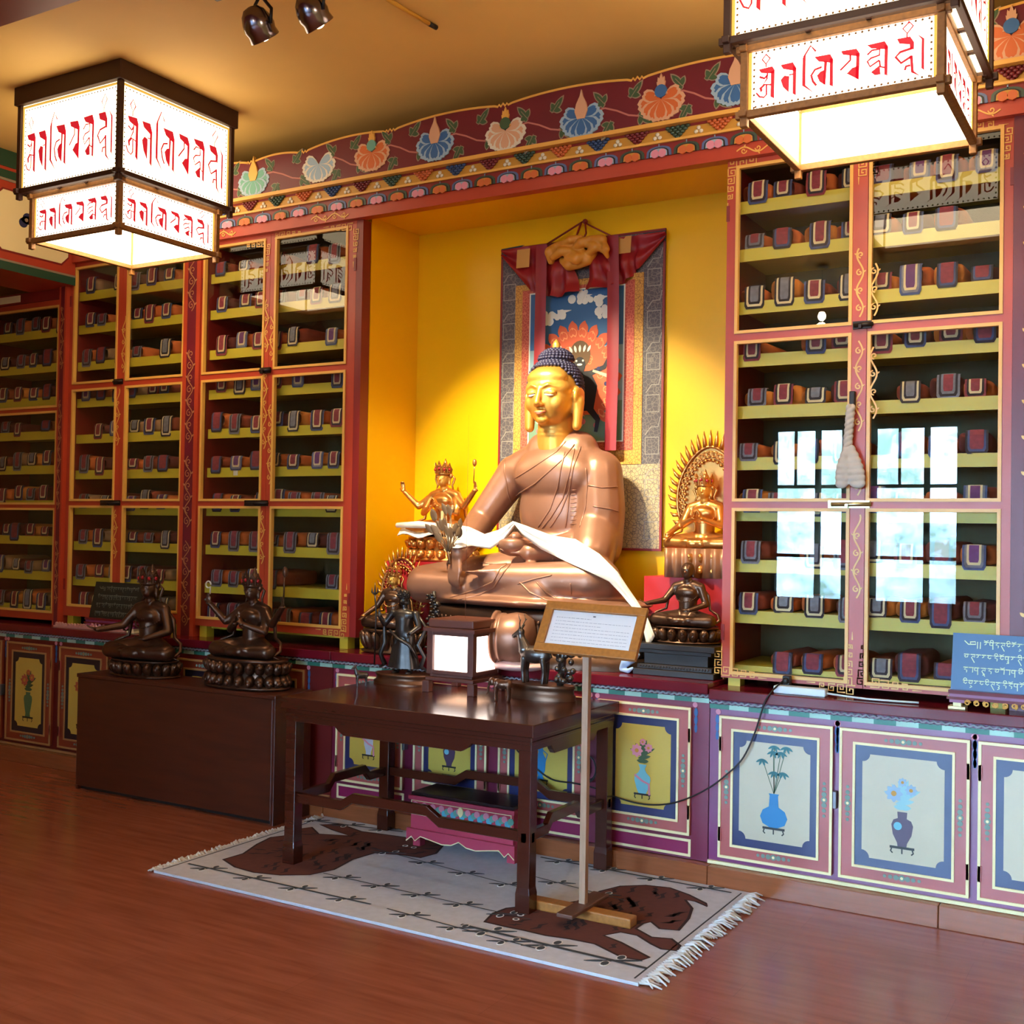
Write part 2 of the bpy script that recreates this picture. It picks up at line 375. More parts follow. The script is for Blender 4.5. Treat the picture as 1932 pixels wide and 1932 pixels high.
def ivy(a, b, an, s):
    q = 0
    for da, L, w, off in ((0, 1.15, .5, .25), (1.15, .62, .46, .2), (-1.15, .62, .46, .2), (2.3, .4, .36, .15)):
        o = (a+s*.3*math.cos(an), b+s*.3*math.sin(an))
        st = (o[0]-s*off*math.cos(an+da), o[1]-s*off*math.sin(an+da))
        for sc, m, h in ((1.0, 3, .0133), (.8, 2, .0152)):
            d = s*L*(1-sc)*.5; cr.poly(F, leafpts((st[0]+d*math.cos(an+da), st[1]+d*math.sin(an+da)), an+da, s*(L+off)*sc, s*w*(sc if sc == 1 else .72)), m, h+.00012*q)
        q += 1
    cr.stroke(F, [(a, b), (a+s*.9*math.cos(an), b+s*.9*math.sin(an))], .003, 3, .0165)
def flower(x, z, kind):
    cols = {'blue': (4, 5, 8), 'teal': (6, 5, 1), 'orange': (7, 8, 4), 'peach': (8, 9, 2), 'white': (5, 9, 6), 'flame': (7, 8, 6)}[kind]
    q = 0
    for an, L, w in ((-.12, .118, .07), (PI+.12, .118, .07), (.42, .10, .06), (PI-.42, .10, .06), (-2.55, .112, .072), (-.59, .112, .072), (-2.05, .105, .07), (-1.09, .105, .07), (-1.57, .10, .066)):
        q += 1; ca, sa = math.cos(an), math.sin(an)
        P = [(0, 0), (.3, .3), (.62, .5), (.88, .42), (1, .16), (.94, 0), (1, -.16), (.88, -.42), (.62, -.5), (.3, -.3)]
        pt = lambda k0, kw, o: [(x+(o+px*(1-o))*L*k0*ca-py*w*kw*sa, z+(o+px*(1-o))*L*k0*sa+py*w*kw*ca) for px, py in P]
        cr.poly(F, pt(1, 1, 0), cols[1], .0148+.0005*q); cr.poly(F, pt(.86, .72, 0), cols[0], .0151+.0005*q)
    if kind in ('orange', 'peach', 'flame'):
        for k in range(7):
            an = PI/2+(k-3)*.3; cr.poly(F, leafpts((x+(k-3)*.011, z+.02), an, .10-abs(k-3)*.012, .022), 1 if kind != 'orange' else 8, .0205+.0003*k)
        cr.disc(F, x, z+.038, .03, cols[2], .0232)
    elif kind != 'white':
        cr.poly(F, [(x-.008, z+.10), (x, z+.132), (x+.008, z+.10), (x+.026, z+.065), (x+.034, z+.03), (x+.02, z-.008), (x-.02, z-.008), (x-.034, z+.03), (x-.026, z+.065)], cols[2], .0225)
seq = [(-5.85, 'blue'), (-5.4, 'orange'), (-4.98, 'blue'), (-4.539, 'teal'), (-4.064, 'white'), (-3.703, 'flame'), (-3.3, 'blue'), (-2.88, 'peach'), (-2.461, 'blue'), (-2.054, 'orange'), (-1.70, 'blue'), (-1.28, 'orange'), (-.85, 'blue'), (-.58, 'orange'), (0, 'blue'), (.5, 'peach')]
rnd = random.Random(3)
for (x, kd), (x2, _) in zip(seq, seq[1:]):
    zz = 3.485+.012*math.sin(x*3); mx = (x+x2)/2; d = x2-x
    cr.stroke(F, [(x, zz-.02)]+[(x+d*t, zz-.01+.035*math.sin(2*PI*t)) for t in (.15, .3, .45, .6, .75, .9)]+[(x2, zz-.02)], .008, 10, .0128)
    for k, (dx, dz, an) in enumerate(((-.08, .045, 2.3), (-.05, -.05, 4.2), (.05, .055, .9), (.09, -.045, -.6))):
        ivy(mx+dx*d/.42, zz+dz*.8, an, .07)
for x, kd in seq: flower(x, 3.485+.012*math.sin(x*3), kd)
crest_o = cr.build('trim_3', [m_crim, m_gold, m_green, m_lgreen, m_blue, m_lblue, m_teal, m_oran, m_peach, m_white, m_vine, m_ylw])
struct(crest_o, 'carved crimson cornice board painted with lotus flowers and ivy')
b = MB()
b.box(CX0, CX1, CY-.035, CY+.06, 3.36, 3.379, 1)
b.box(CX0, CX1, CY+.005, CY+.06, 3.30, 3.36, 2)
b.box(CX0, CX1, CY-.01, CY+.06, 3.29, 3.301, 1)
b.box(CX0, CX1, CY+.004, CY+.06, 3.232, 3.29, 0)
G = wallF(0, CY+.005, 0)
b.rect(G, CX0, CX1, 3.348, 3.36, 0, .002)
x = -2.577-.2*17; k = 0
while x < CX1-.1:
    mm = (3, 4, 5, 6)[k % 4]
    for r in range(5):
        for j in range(5-r):
            b.ell((x+(j-(4-r)/2)*.0245, CY-.001, 3.352-r*.0115), (.0125, .009, .0082), mm, None, 7, 5)
    for dx, dz in ((-.012, 0), (.012, 0), (0, .016)): b.ell((x+.1+dx, CY+.002, 3.318+dz), (.011, .005, .0095), 7, None, 7, 5)
    x += .2; k += 1
x = -2.604-.134*26; k = 0
G = wallF(0, CY+.004, 0)
while x < CX1-.08:
    A, B2, C2 = ((8, 9, 10), (3, 11, 10))[k % 2]
    for r, mm, h in ((1, A, .004), (.8, 12, .006), (.68, B2, .008)):
        b.poly(G, [(x-.062*r, 3.232), (x+.062*r, 3.232)]+[(x+.062*r*math.cos(t), 3.24+.04*r*math.sin(t)**.6) for t in [PI*i/10 for i in range(1, 10)]], mm, h)
    b.disc(G, x-.018, 3.245, .02, C2 if k % 2 else 13, .009, 8); b.disc(G, x+.018, 3.245, .02, C2 if k % 2 else 13, .009, 8)
    b.stroke(G, [(x, 3.275), (x, 3.29)], .005, 9, .004)
    x += .134; k += 1
b.box(CX0, CX1, CY+.01, CY+.07, 3.172, 3.232, 14)
for x0 in (-3.87, -4.95, -1.70, -.62):
    sgn = -1 if x0 in (-3.87, -.62) else 1
    G2 = wallF(x0, CY+.01, 3.20); vine(b, G2, 0, (-.26 if sgn < 0 else 0), (0 if sgn < 0 else .26), .014, .13, .006, 1, .003, True)
struct(b.build('trim_4', [m_dred, m_gold, m_ylw, M('berry_green', '#33483c', .35), M('berry_orange', '#b4582c', .35), M('berry_blue', '#2a3f6b', .35), M('berry_red', '#6a2026', .35), m_white,
    M('petal_blue', '#51628f', .45), m_lblue, m_oran, m_ylw, m_dk, m_pink, m_red]), 'cornice band of berry pendants over lotus petals')
# ================================================================== glass cabinets for the scriptures
m_in = M('olive_cabinet_lining', '#433d1e', .7)
m_shelf = M('yellow_shelf_paint', '#b9a42c', .45, var=.05, vs=3)
m_metal = M('dull_brass', '#b9b08a', .35, 1)
m_iron = M('dark_iron', '#2b211c', .45, .6)
YF = 4.85
SHELF = [3.0, 2.785, 2.548, 2.312, 2.081, 1.852, 1.625, 1.398, 1.172]
ORD = ['first', 'second', 'third', 'fourth', 'fifth', 'sixth', 'seventh', 'eighth', 'ninth', 'tenth', 'eleventh', 'twelfth']
def tall_cabinet(label, x0, x1, zb, zt, foot, doors, rows, shelves, side_l=True, side_r=True, key=(), vines=()):
    t = thing('glass_cabinet', label, 'cabinet', ((x0+x1)/2, 5.1, foot), 'painted scripture cabinets')
    c = MB(); yb = 5.34
    c.box(x0, x0+.02, YF+.03, yb, zb, zt, 1).box(x1-.02, x1, YF+.03, yb, zb, zt, 1).box(x0, x1, yb, yb+.015, zb, zt, 0).box(x0, x1, YF+.03, yb, zt-.02, zt, 0).box(x0, x1, YF+.03, yb, zb, zb+.03, 0)
    for xx in (x0+.03, x1-.07):
        c.box(xx, xx+.055, YF+.01, YF+.07, foot, zb, 2); c.box(xx, xx+.055, yb-.08, yb, foot, zb, 2)
    c.build('case', [m_in, m_dred, m_shelf], t)
    for z in shelves:
        MB().box(x0+.022, x1-.022, YF+.055, yb, z-.022, z).box(x0+.022, x1-.022, YF+.05, YF+.062, z-.056, z).build('shelf', m_shelf, t)
    for di, (dx0, dx1, gx0, gx1) in enumerate(doors):
        d = MB(); y0, y1 = YF, YF+.026; g = .014
        ez = [zb]+[q for r in rows for q in r]+[zt]
        d.box(dx0, gx0-g, y0, y1, zb, zt, 0).box(gx1+g, dx1, y0, y1, zb, zt, 0)
        for i in range(0, len(ez), 2):
            a = ez[i]+(-0 if i == 0 else g); b_ = ez[i+1]-(0 if i == len(ez)-2 else g)
            d.box(gx0-g, gx1+g, y0, y1, a, b_, 0)
        Fd = wallF(0, y0, 0)
        for (za, zb_) in rows:
            d.ring(Fd, gx0-g, gx1+g, za-g, zb_+g, g, 1, .006, -.018)
        for (kx, kz, du, dv, n_) in key:
            if dx0-.02 <= kx <= dx1+.02: fret(d, Fd, kx, kz, du, dv, n_, .0062, 2, .003)
        for (vx, va, vb) in vines:
            if dx0 < vx < dx1: vine(d, Fd, vx, va, vb, .014, .15, .007, 2, .003)
        o = d.build('door', [m_red, m_gold, m_gold], t, )
        for (za, zb_) in rows: MB().box(gx0-.004, gx1+.004, y0+.012, y0+.016, za-.004, zb_+.004).build('pane', m_glass, o)
        for z in (zb+.2, zt-.25):
            MB().box(dx0-.002 if di == 0 else dx1-.012, dx0+.012 if di == 0 else dx1+.002, y0-.004, y0+.004, z-.035, z+.035).build('hinge', m_dred, o)
        if di == 0 and len(doors) > 1:
            xm = dx1
            for z, L, mt in ((rows[0][1]-.04 if 0 else rows[-1][0]-.02, .055, m_iron), (rows[0][1]+.028, .15, m_metal if x0 > -3 else m_iron)):
                l = MB().box(xm-L, xm+.022, y0-.012, y0-.002, z-.013, z+.019)
                l.tube([(xm-L*.9, y0-.016, z+.002), (xm+.03, y0-.016, z+.003)], .009); l.box(xm-L*.5, xm-L*.5+.012, y0-.03, y0-.01, z-.012, z+.004)
                l.build('bolt', mt, o)
    return t
g3 = lambda b: [(b, 1.612), (1.668, 2.352), (2.412, 3.135)]
xm = -1.137
fr = []
for x, zt_, zb_ in ((-1.752, 3.19, .885),):
    fr += [(-1.752, 3.145, .045, 0, 3), (-1.752, 3.14, 0, -.038, 4)]
fr += [(-1.752, .885, 0, .036, 3), (-1.752, .885, .042, 0, 4), (xm-.045, .885, 0, .038, 5), (xm-.03, .885, -.042, 0, 4), (xm-.04, 3.13, 0, -.036, 3)]
fr += [(xm+.01, .885, 0, .038, 5), (xm+.03, .885, .042, 0, 4), (xm+.008, 3.13, 0, -.036, 3), (-.612, 3.14, 0, -.036, 4), (-.80, 3.15, .042, 0, 4)]
CAB_R = tall_cabinet('tall red glass cabinet of wrapped scriptures beside the niche, brass bolt and cloth hanging', -1.755, -.575, .875, 3.19, .84,
    [(-1.755, xm-.001, -1.70, -1.213), (xm+.001, -.575, -1.119, -.624)], g3(.905), SHELF+[.93], key=fr,
    vines=[(xm-.03, 2.43, 2.72), (xm-.03, 1.95, 2.33), (xm-.03, 1.68, 1.78), (xm-.03, 1.25, 1.6), (xm+.03, 2.43, 2.65), (xm+.03, 2.0, 2.3)])
xm = -4.458
fr = [(-3.862, 3.13, 0, -.036, 5), (-3.87, 3.16, -.042, 0, 4), (xm-.03, 3.14, -.042, 0, 4), (xm+.03, 3.14, .042, 0, 5), (xm-.035, 3.12, 0, -.036, 5), (-3.87, .955, -.042, 0, 4), (-3.865, .95, 0, .038, 6)]
CAB_C = tall_cabinet('orange red glass cabinet of wrapped scriptures touching the niche, dark bolts', -4.99, -3.845, .925, 3.185, .86,
    [(-4.99, xm-.001, -4.964, -4.507), (xm+.001, -3.845, -4.408, -3.914)], g3(.98), SHELF+[.965], key=fr,
    vines=[(xm-.02, 2.5, 2.8), (xm-.02, 1.95, 2.38), (xm-.02, 1.3, 1.6), (xm+.025, 1.75, 2.2), (xm+.025, 2.45, 2.7)])
xm = -5.668
CAB_B = tall_cabinet('orange red glass cabinet behind the black inscribed tablet and hanging lantern', -6.156, -5.126, .925, 3.185, .86,
    [(-6.156, xm-.001, -6.105, -5.72), (xm+.001, -5.126, -5.615, -5.143)], g3(1.0), SHELF+[.985], vines=[(xm-.02, 2.0, 2.35), (xm-.02, 1.3, 1.6), (xm+.02, 2.45, 2.8)])
CAB_A = tall_cabinet('lower dark glass cabinet under the painted beam at the end of the row', -7.2, -6.16, .885, 2.96, .86,
    [(-7.2, -6.165, -7.12, -6.27)], [(.945, 1.595), (1.645, 2.225), (2.275, 2.91)], [2.786, 2.559, 2.339, 2.116, 1.89, 1.66, 1.425, 1.193, .97])
# posts between the cabinets
def post(label, x0, x1, z0, z1, vs, y=YF-.012, mt=None):
    p = MB().box(x0, x1, y, YF+.06, z0, z1, 0); Fp = wallF((x0+x1)/2, y, 0); w = (x1-x0)
    p.rect(Fp, -w*.26, w*.26, z0, z1, 1, .001)
    for a, b in vs: vine(p, Fp, 0, a, b, w*.17, .14, .006, 2, .003)
    return tag(p.build('cabinet_post', [m_red if mt is None else mt, m_crim if mt is None else mt, M('dull_gold_scroll', '#a97148', .45) if mt is None else m_gold], None), label, 'post', 'painted posts between cabinets')
post('red post with faded gold scrolls between the two orange red glass cabinets', -5.125, -4.991, .86, 3.185, [(2.78, 3.08), (2.0, 2.55), (1.5, 1.92), (.92, 1.42)])
post('narrow dark red post with scrolls beside the lower end cabinet', -6.225, -6.158, .86, 3.03, [(2.5, 2.9), (1.6, 2.3), (1.0, 1.4)], YF-.03)
post('maroon post with gold scrolls beside the brass bolted cabinet', -.573, -.40, .84, 3.172, [(2.9, 3.14), (2.55, 2.85), (1.65, 2.4), (1.1, 1.25)], YF-.012, m_crim)
tag(MB().box(-3.844, -3.801, YF+.0, YF+.07, .925, 3.172).build('cabinet_post', m_dred), 'plain dark red edge post along the yellow niche wall', 'post', 'painted posts between cabinets')
# fascia over the lower end cabinet
fa = MB().box(-7.2, -6.23, YF-.005, YF+.05, 2.962, 3.03, 0); fa.rect(wallF(0, YF-.005, 0), -7.1, -6.65, 2.975, 3.02, 1, .002)
struct(fa.build('trim_5', [m_dred, m_cream]), 'dark red fascia over the lower end cabinet')
# ------------------------------------------------------------------ wrapped scripture bundles
m_cl = [M('orange_cloth', '#c06028', .85, var=.12, vs=14, bump=.3), M('rust_cloth', '#8a3a24', .85, var=.12, vs=14, bump=.3), M('amber_cloth', '#cc7a2e', .85, var=.1, vs=14, bump=.3), M('maroon_cloth', '#5e241f', .85, var=.12, vs=14), M('tan_cloth', '#9a7350', .85, var=.12, vs=14)]
m_fm = M('maroon_brocade', '#7a2630', .75, var=.25, vs=60); m_fc = M('cream_ribbon', '#c9b183', .7); m_fb = M('blue_brocade', '#3b4468', .75, var=.2, vs=50); m_fd = M('dark_ribbon', '#221a26', .75); m_fg = M('grey_brocade', '#6d6a70', .75, var=.2, vs=50); m_fp = M('purple_brocade', '#5d2c5e', .75, var=.2, vs=50)
def bundle_mesh(w, h, L, mat, sd):
    r = random.Random(sd); b = MB(); n = 20; k = 7; vs = []; fs = []
    for i in range(k):
        t = i/(k-1); sc = (.55, .9, 1, 1, 1, .95, .7)[i]; y = -L*(0, .04, .12, .4, .7, .95, 1)[i]*-1
        for j in range(n):
            a = 2*PI*j/n; ca, sa = math.cos(a), math.sin(a); e = .55
            x = math.copysign(abs(ca)**e, ca)*w/2*sc; z = math.copysign(abs(sa)**e, sa)*h/2*(sc if sc > .8 else .75)
            z = z+h/2; z = max(.0, z)+ (.004*math.sin(3*x/w*3+sd) if z > h*.5 else 0); vs.append((x, y, z))
    for i in range(k-1):
        for j in range(n): fs.append((i*n+j, i*n+(j+1) % n, (i+1)*n+(j+1) % n, (i+1)*n+j))
    fs += [tuple(range(n)), tuple((k-1)*n+j for j in range(n))[::-1]]
    fs = [f[::-1] for f in fs]
    b.add(vs, fs, 0, True)
    b.tube([(w*.25+.002*math.sin(q), L*.2, h*.5) for q in (0, 1)], .001, 0, 3)
    return b.mesh('text_bundle', [mat])
def flap_mesh(w, h, drop, cols, sd):
    b = MB(); prof = [(.02, h+.003), (-.004, h+.004), (-.012, h*.8), (-.0135, h*.4), (-.0145, 0), (-.0165, -drop)]
    Ls = [0]
    for (a, c), (d, e) in zip(prof, prof[1:]): Ls.append(Ls[-1]+math.hypot(d-a, e-c))
    T = Ls[-1]
    def P(x, s, off):
        s = max(0, min(T, s))
        for i in range(len(Ls)-1):
            if s <= Ls[i+1]+1e-9:
                t = (s-Ls[i])/(Ls[i+1]-Ls[i]); y = prof[i][0]+(prof[i+1][0]-prof[i][0])*t; z = prof[i][1]+(prof[i+1][1]-prof[i][1])*t; break
        return (x, y-off, z+off*.3)
    for q, m in enumerate(cols):
        ins = q*.0085; ww = w/2-ins; end = T-ins*1.15; n = 9; vs = []; fs = []
        for i in range(n+1):
            s = end*i/n; e = ww*(1 if i < n else .82)
            vs += [P(-e, s, q*.0012), P(e, s, q*.0012)]
        for i in range(n): fs.append((2*i, 2*i+2, 2*i+3, 2*i+1))
        b.add(vs, fs, q)
    return b.mesh('flap', [m for m in cols])
BM = [[bundle_mesh(.136, .078, .36, m, i), bundle_mesh(.120, .064, .36, m, i+7), bundle_mesh(.136, .092, .36, m, i+3)] for i, m in enumerate(m_cl)]
BH = (.078, .064, .092)
FC = [(m_fb, m_fd, m_fc, m_fm), (m_fg, m_fd, m_fg, m_fm), (m_fm, m_fd, m_fc, m_fm), (m_fb, m_fg, m_fc, m_fp), (m_fd, m_fc, m_fd, m_fg), (m_fd, m_fb, m_fm)]
FM = [[flap_mesh(.088, h, dr, c, i) for dr in (.004, .018, .034)] for i, c in enumerate(FC) for h in BH]
CN = ['orange', 'rust red', 'amber', 'maroon', 'tan']
FN = ['blue edged flap', 'grey flap', 'maroon flap', 'purple centred flap', 'cream lined flap', 'dark edged flap']
def fill(where, group, x0, x1, shelves, pitch, rnd, cw, from_right=False, seen=None):
    for si, z in enumerate(shelves):
        n = int((x1-x0-.02)/pitch); pos = []
        x = x0+.075+rnd.uniform(0, .02)
        while x < x1-.07: pos.append(x); x += pitch*rnd.uniform(.94, 1.12)
        if from_right: pos = pos[::-1]
        for k, x in enumerate(pos):
            if rnd.random() < .05: continue
            w = cw if si < len(shelves)-3 or cw[4] == 0 else [1, 2, 1, 2, 4]
            ci = rnd.choices(range(5), w)[0]; bi = rnd.choices(range(3), (5, 3, 2))[0]
            fi = rnd.choices(range(6), (4, 3, 3, 1, 3, 2))[0]
            o = bpy.data.objects.new('text_bundle', BM[ci][bi]); COL.objects.link(o)
            yy = YF+.062+rnd.uniform(.002, .03); dr = rnd.choices(range(3), (4, 4, 3))[0]
            o.location = (x, yy, z+.0005); o.rotation_euler = (0, 0, rnd.uniform(-.07, .07)); s = rnd.uniform(.92, 1.06); o.scale = (s, 1, s)
            tag(o, '%s bundle, %s, %s along %s shelf down, %s' % (CN[ci], FN[fi], ORD[k], ORD[si], where), 'bundle', group)
            if dr > 0: o.location.y = YF+.062
            f = bpy.data.objects.new('flap', FM[fi*3+bi][dr]); COL.objects.link(f); f.parent = o
            f.location = (rnd.uniform(-.016, .016), 0, 0)
R1 = random.Random(11)
fill('cabinet with brass bolt', 'bundles in the brass bolted cabinet', -1.73, -.60, SHELF+[.93], .131, R1, [5, 2, 2, 2, 0])
fill('cabinet touching niche', 'bundles in the cabinet touching the niche', -4.965, -3.87, SHELF+[.965], .140, R1, [5, 3, 1, 2, 0], True)
fill('cabinet behind tablet', 'bundles in the cabinet behind the tablet', -6.13, -5.15, SHELF+[.985], .140, R1, [4, 3, 1, 3, 1], True)
fill('end cabinet', 'bundles in the end cabinet under the beam', -6.95, -6.19, [2.786, 2.559, 2.339, 2.116, 1.89, 1.66, 1.425, 1.193, .97], .140, R1, [2, 3, 1, 3, 1], True)
# ================================================================== painted low cabinets
m_lred = M('maroon_low_cabinet', '#78265a', .32, var=.1, vs=5, spec=.8)  # maroon paint with the bluish daylight sheen put into the base colour
m_lframe = M('terracotta_door_frame', '#a8524e', .34, var=.08, vs=6, spec=.6)
m_panel = M('ochre_door_panel', '#c2a548', .32, var=.05, vs=5, spec=.6)
m_panelp = M('sheen_door_panel', '#c2b69c', .34, var=.05, vs=5, spec=.6)  # ochre panel made paler, the window sheen put into its colour
m_mat = M('navy_door_mat', '#272a55', .3, var=.12, vs=9, spec=.6)
m_counter = M('maroon_counter_paint', '#661320', .16, var=.08, vs=3)
m_rope = M('grey_rope_trim', '#8c8a94', .5)
m_vb = M('vase_blue', '#1f74a8', .35); m_vt = M('vase_turquoise', '#6fb3c4', .4); m_vp = M('vase_plum', '#4a3048', .4); m_vg = M('vase_green', '#4f6b46', .45); m_vw = M('vase_pale', '#b9bccb', .4)
m_sage = M('sage_ornament', '#6f8478', .45)
YL = 4.72
def vase_paint(d, F, cx, zb, H, kind):
    "a vase of flowers painted on a door panel, zb = foot, H = whole height"
    vm = {'blue': 4, 'turq': 5, 'plum': 6, 'green': 7, 'pale': 8, 'tall': 4}[kind]
    s = H/.36
    # stand
    d.rect(F, cx-.05*s, cx+.05*s, zb+.02*s, zb+.03*s, 9, .004)
    for x in (-.042, 0, .042): d.stroke(F, [(cx+x*s, zb+.02*s), (cx+(x*1.1)*s, zb+.008*s), (cx+x*.9*s, zb)], .006*s, 9, .004)
    z0 = zb+.03*s
    prof = {'blue': [(.018, 0), (.05, .015), (.062, .045), (.05, .075), (.022, .092), (.019, .14), (.023, .15)],
            'turq': [(.022, 0), (.036, .03), (.048, .075), (.046, .095), (.024, .115), (.014, .135), (.024, .16)],
            'plum': [(.018, 0), (.02, .015), (.038, .05), (.044, .09), (.036, .11), (.018, .118), (.02, .145)],
            'green': [(.024, 0), (.02, .02), (.03, .06), (.04, .11), (.036, .13), (.018, .14), (.022, .155)],
            'pale': [(.018, 0), (.02, .02), (.034, .06), (.036, .1), (.02, .12), (.026, .15)],
            'tall': [(.024, 0), (.014, .02), (.03, .05), (.034, .12), (.016, .15), (.014, .19), (.022, .2)]}[kind]
    P = [(cx+r*s, z0+z*s) for r, z in prof]+[(cx-r*s, z0+z*s) for r, z in prof[::-1]]
    d.poly(F, P, vm, .004)
    zt = z0+prof[-1][1]*s
    if kind in ('turq', 'pale'):
        d.stroke(F, [(cx-.046*s, z0+.1*s), (cx, z0+.07*s), (cx+.04*s, z0+.055*s), (cx+.044*s, z0-.005*s)], .012*s, 10, .005)
    if kind == 'plum':
        d.disc(F, cx-.018*s, z0+.085*s, .017*s, 5, .005)
    if kind == 'tall':
        for sg in (-1, 1): d.stroke(F, [(cx+sg*.014*s, z0+.17*s), (cx+sg*.045*s, z0+.15*s), (cx+sg*.03*s, z0+.1*s)], .007*s, vm, .004)
    r = random.Random(hash(kind) % 7 if 0 else len(kind))
    if kind == 'blue':
        for x, z in ((-.005, .19), (.03, .19), (-.055, .15), (.0, .1), (.04, .1), (.055, .215), (.0, .215)):
            d.stroke(F, [(cx, zt), (cx+x*.6*s, zt+z*.6*s), (cx+x*s, zt+z*s)], .003*s, 11, .003)
            for a in (-2.6, -2.0, -1.2, -.6): d.poly(F, leafpts((cx+x*s, zt+z*s), a, .034*s, .01*s), 12, .004)
    else:
        fl, lf = {'turq': (10, 11), 'plum': (13, 14), 'green': (15, 11), 'pale': (10, 11), 'tall': (13, 14)}[kind]
        for k in range(13):
            a = PI/2+(k-6)*.27; L = (.05+.03*((k*7) % 3))*s; b = (cx+(.012*(k-6))*s*.5, zt+(.02+.012*((k*5) % 4))*s)
            d.poly(F, leafpts(b, a, L, .022*s), lf, .003+.0001*k)
        for x, z, q in ((-.035, .075, .038), (.035, .095, .026), (0, .125, .02)):
            for k in range(8):
                a = k*PI/4; d.poly(F, leafpts((cx+(x)*s, zt+z*s), a, q*s, q*.6*s), fl, .0045+.0001*k)
            d.disc(F, cx+x*s, zt+z*s, q*.3*s, 16, .006)
VM = None
def low_cabinet(label, x0, x1, zt, doors, base_rail, side, pm, rail=None, fram=None, line=None, mat=None):
    global VM
    rail = rail or m_lred; line = line or m_cream
    VM = [fram or m_lframe, line, mat or m_mat, pm, m_vb, m_vt, m_vp, m_vg, m_vw, m_dk, m_pink, m_green, M('bamboo_green', '#2e6c70', .45), m_lblue, M('pale_teal_leaf', '#8fbcc0', .45), M('brick_flower', '#a8513a', .45), m_ylw, m_sage]
    t = thing('low_cabinet', label, 'cabinet', ((x0+x1)/2, 5.0, .09), 'painted low cabinets')
    b = MB(); F = wallF(0, YL, 0)
    b.box(x0, x1, YL, 5.36, .09, zt-.045, 0)
    b.box(x0, x1, YL-.006, YL, zt-.085, zt-.065, 1); n = int((x1-x0)/.16)
    for i in range(n): b.rect(frame((0, YL-.006, 0), (1, 0, 0), (0, -1, 0)), x0+i*(x1-x0)/n, x0+(i+.5)*(x1-x0)/n, zt-.085, zt-.065, 2, .001)
    pts = [(x0+(x1-x0)*i/(n*24), YL-.012+.004*math.sin(i*1.57), zt-.056+.004*math.cos(i*1.57)) for i in range(n*24+1)]
    b.tube(pts, .006, 3, 5)
    if base_rail:
        for (da, db, *_r) in doors: b.ring(F, da, db, .10, .175, .011, 4, .005); b.rect(F, da+.011, db-.011, .111, .164, 5, .002)
    else:
        b.box(x0, x1, YL-.012, YL, .09, .104, 4)
    for (da, db, *_r) in doors:      # corner scrolls of the rails
        for sx, xx in ((1, da-.012), (-1, db+.012)):
            for k in range(3): b.disc(F, xx-sx*.004, zt-.13-.035*k, .009-.001*k, 6, .002, 8, .02)
            b.disc(F, xx, zt-.098, .012, 7, .003, 8)
    b.build('carcass', [rail, M('mint_band', '#9fc0ae', .4), M('jade_band', '#2f6f5e', .4), m_rope, line, M('magenta_rail', '#8a1d4c', .35), m_blue, m_pink], t)
    dz0 = .195 if base_rail else .125; dz1 = zt-.11
    for (da, db, kind, hand) in doors:
        d = MB(); d.box(da, db, YL-.018, YL-.002, dz0, dz1, 0); G = wallF(0, YL-.018, 0)
        d.ring(G, da, db, dz0, dz1, .011, 1, .006)
        ia, ib, ja, jb = da+.058, db-.058, dz0+.056, dz1-.056
        d.rect(G, ia, ib, ja, jb, 2, .001); d.ring(G, ia-.004, ib+.004, ja-.004, jb+.004, .01, 1, .006)
        pa, pb, qa, qb = ia+.034, ib-.034, ja+.04, jb-.04; c = .03
        P = []
        for (cx, cz, a0) in ((pb, qa, PI), (pb, qb, 1.5*PI), (pa, qb, 2*PI), (pa, qa, 2.5*PI)):
            P += arc((cx, cz), c, a0, a0-PI/2, 6)
        d.poly(G, P, 3, .002)
        w = pb-pa; vase_paint(d, G, (pa+pb)/2, qa+.035, (qb-qa)-.075, kind)
        for a_, b_, hz in (((da+db)/2, dz0+.034, 1), ((da+db)/2, dz1-.034, 1), (da+.034, (dz0+dz1)/2, 0), (db-.034, (dz0+dz1)/2, 0)):
            for k in range(-3, 4):
                rr = .013*(1-abs(k)*.16); d.disc(G, a_+(k*.022 if hz else 0), b_+(0 if hz else k*.022), rr, 17, .002, 8)
            d.disc(G, a_, b_, .006, 1, .003, 8)
        o = d.build('door', VM, t)
        hx_ = db-.008 if hand > 0 else da+.008
        for z in (dz0+.1, dz1-.12): MB().box(hx_-.007, hx_+.007, YL-.024, YL-.017, z-.03, z+.03).build('hinge', m_lframe, o)
        if hand:
            k_ = da-.008 if hand > 0 else db+.008
            if hand < 0: MB().box(k_-.004, k_+.012, YL-.036, YL-.004, .40, .47).build('handle', M('worn_steel', '#77757a', .4, .8), o, .003)
    return t
CNT = 'maroon painted counters'
low_cabinet('low painted cabinet under the brass bolted glass cabinet, blue and plum vase doors', -1.754, -.02, .84, [(-1.705, -1.219, 'blue', -1), (-1.192, -.694, 'plum', 1), (-.664, -.17, 'turq', -1)], False, 1, m_panelp)
low_cabinet('low painted cabinet under the statue niche, behind the dark altar table', -3.84, -1.758, .86, [(-3.80, -3.37, 'pale', -1), (-3.305, -2.875, 'plum', 1), (-2.81, -2.345, 'tall', -1), (-2.285, -1.835, 'turq', 1)], True, 1, m_panel, M('crimson_low_cabinet', '#741c3a', .34, var=.1, vs=5, spec=.6))
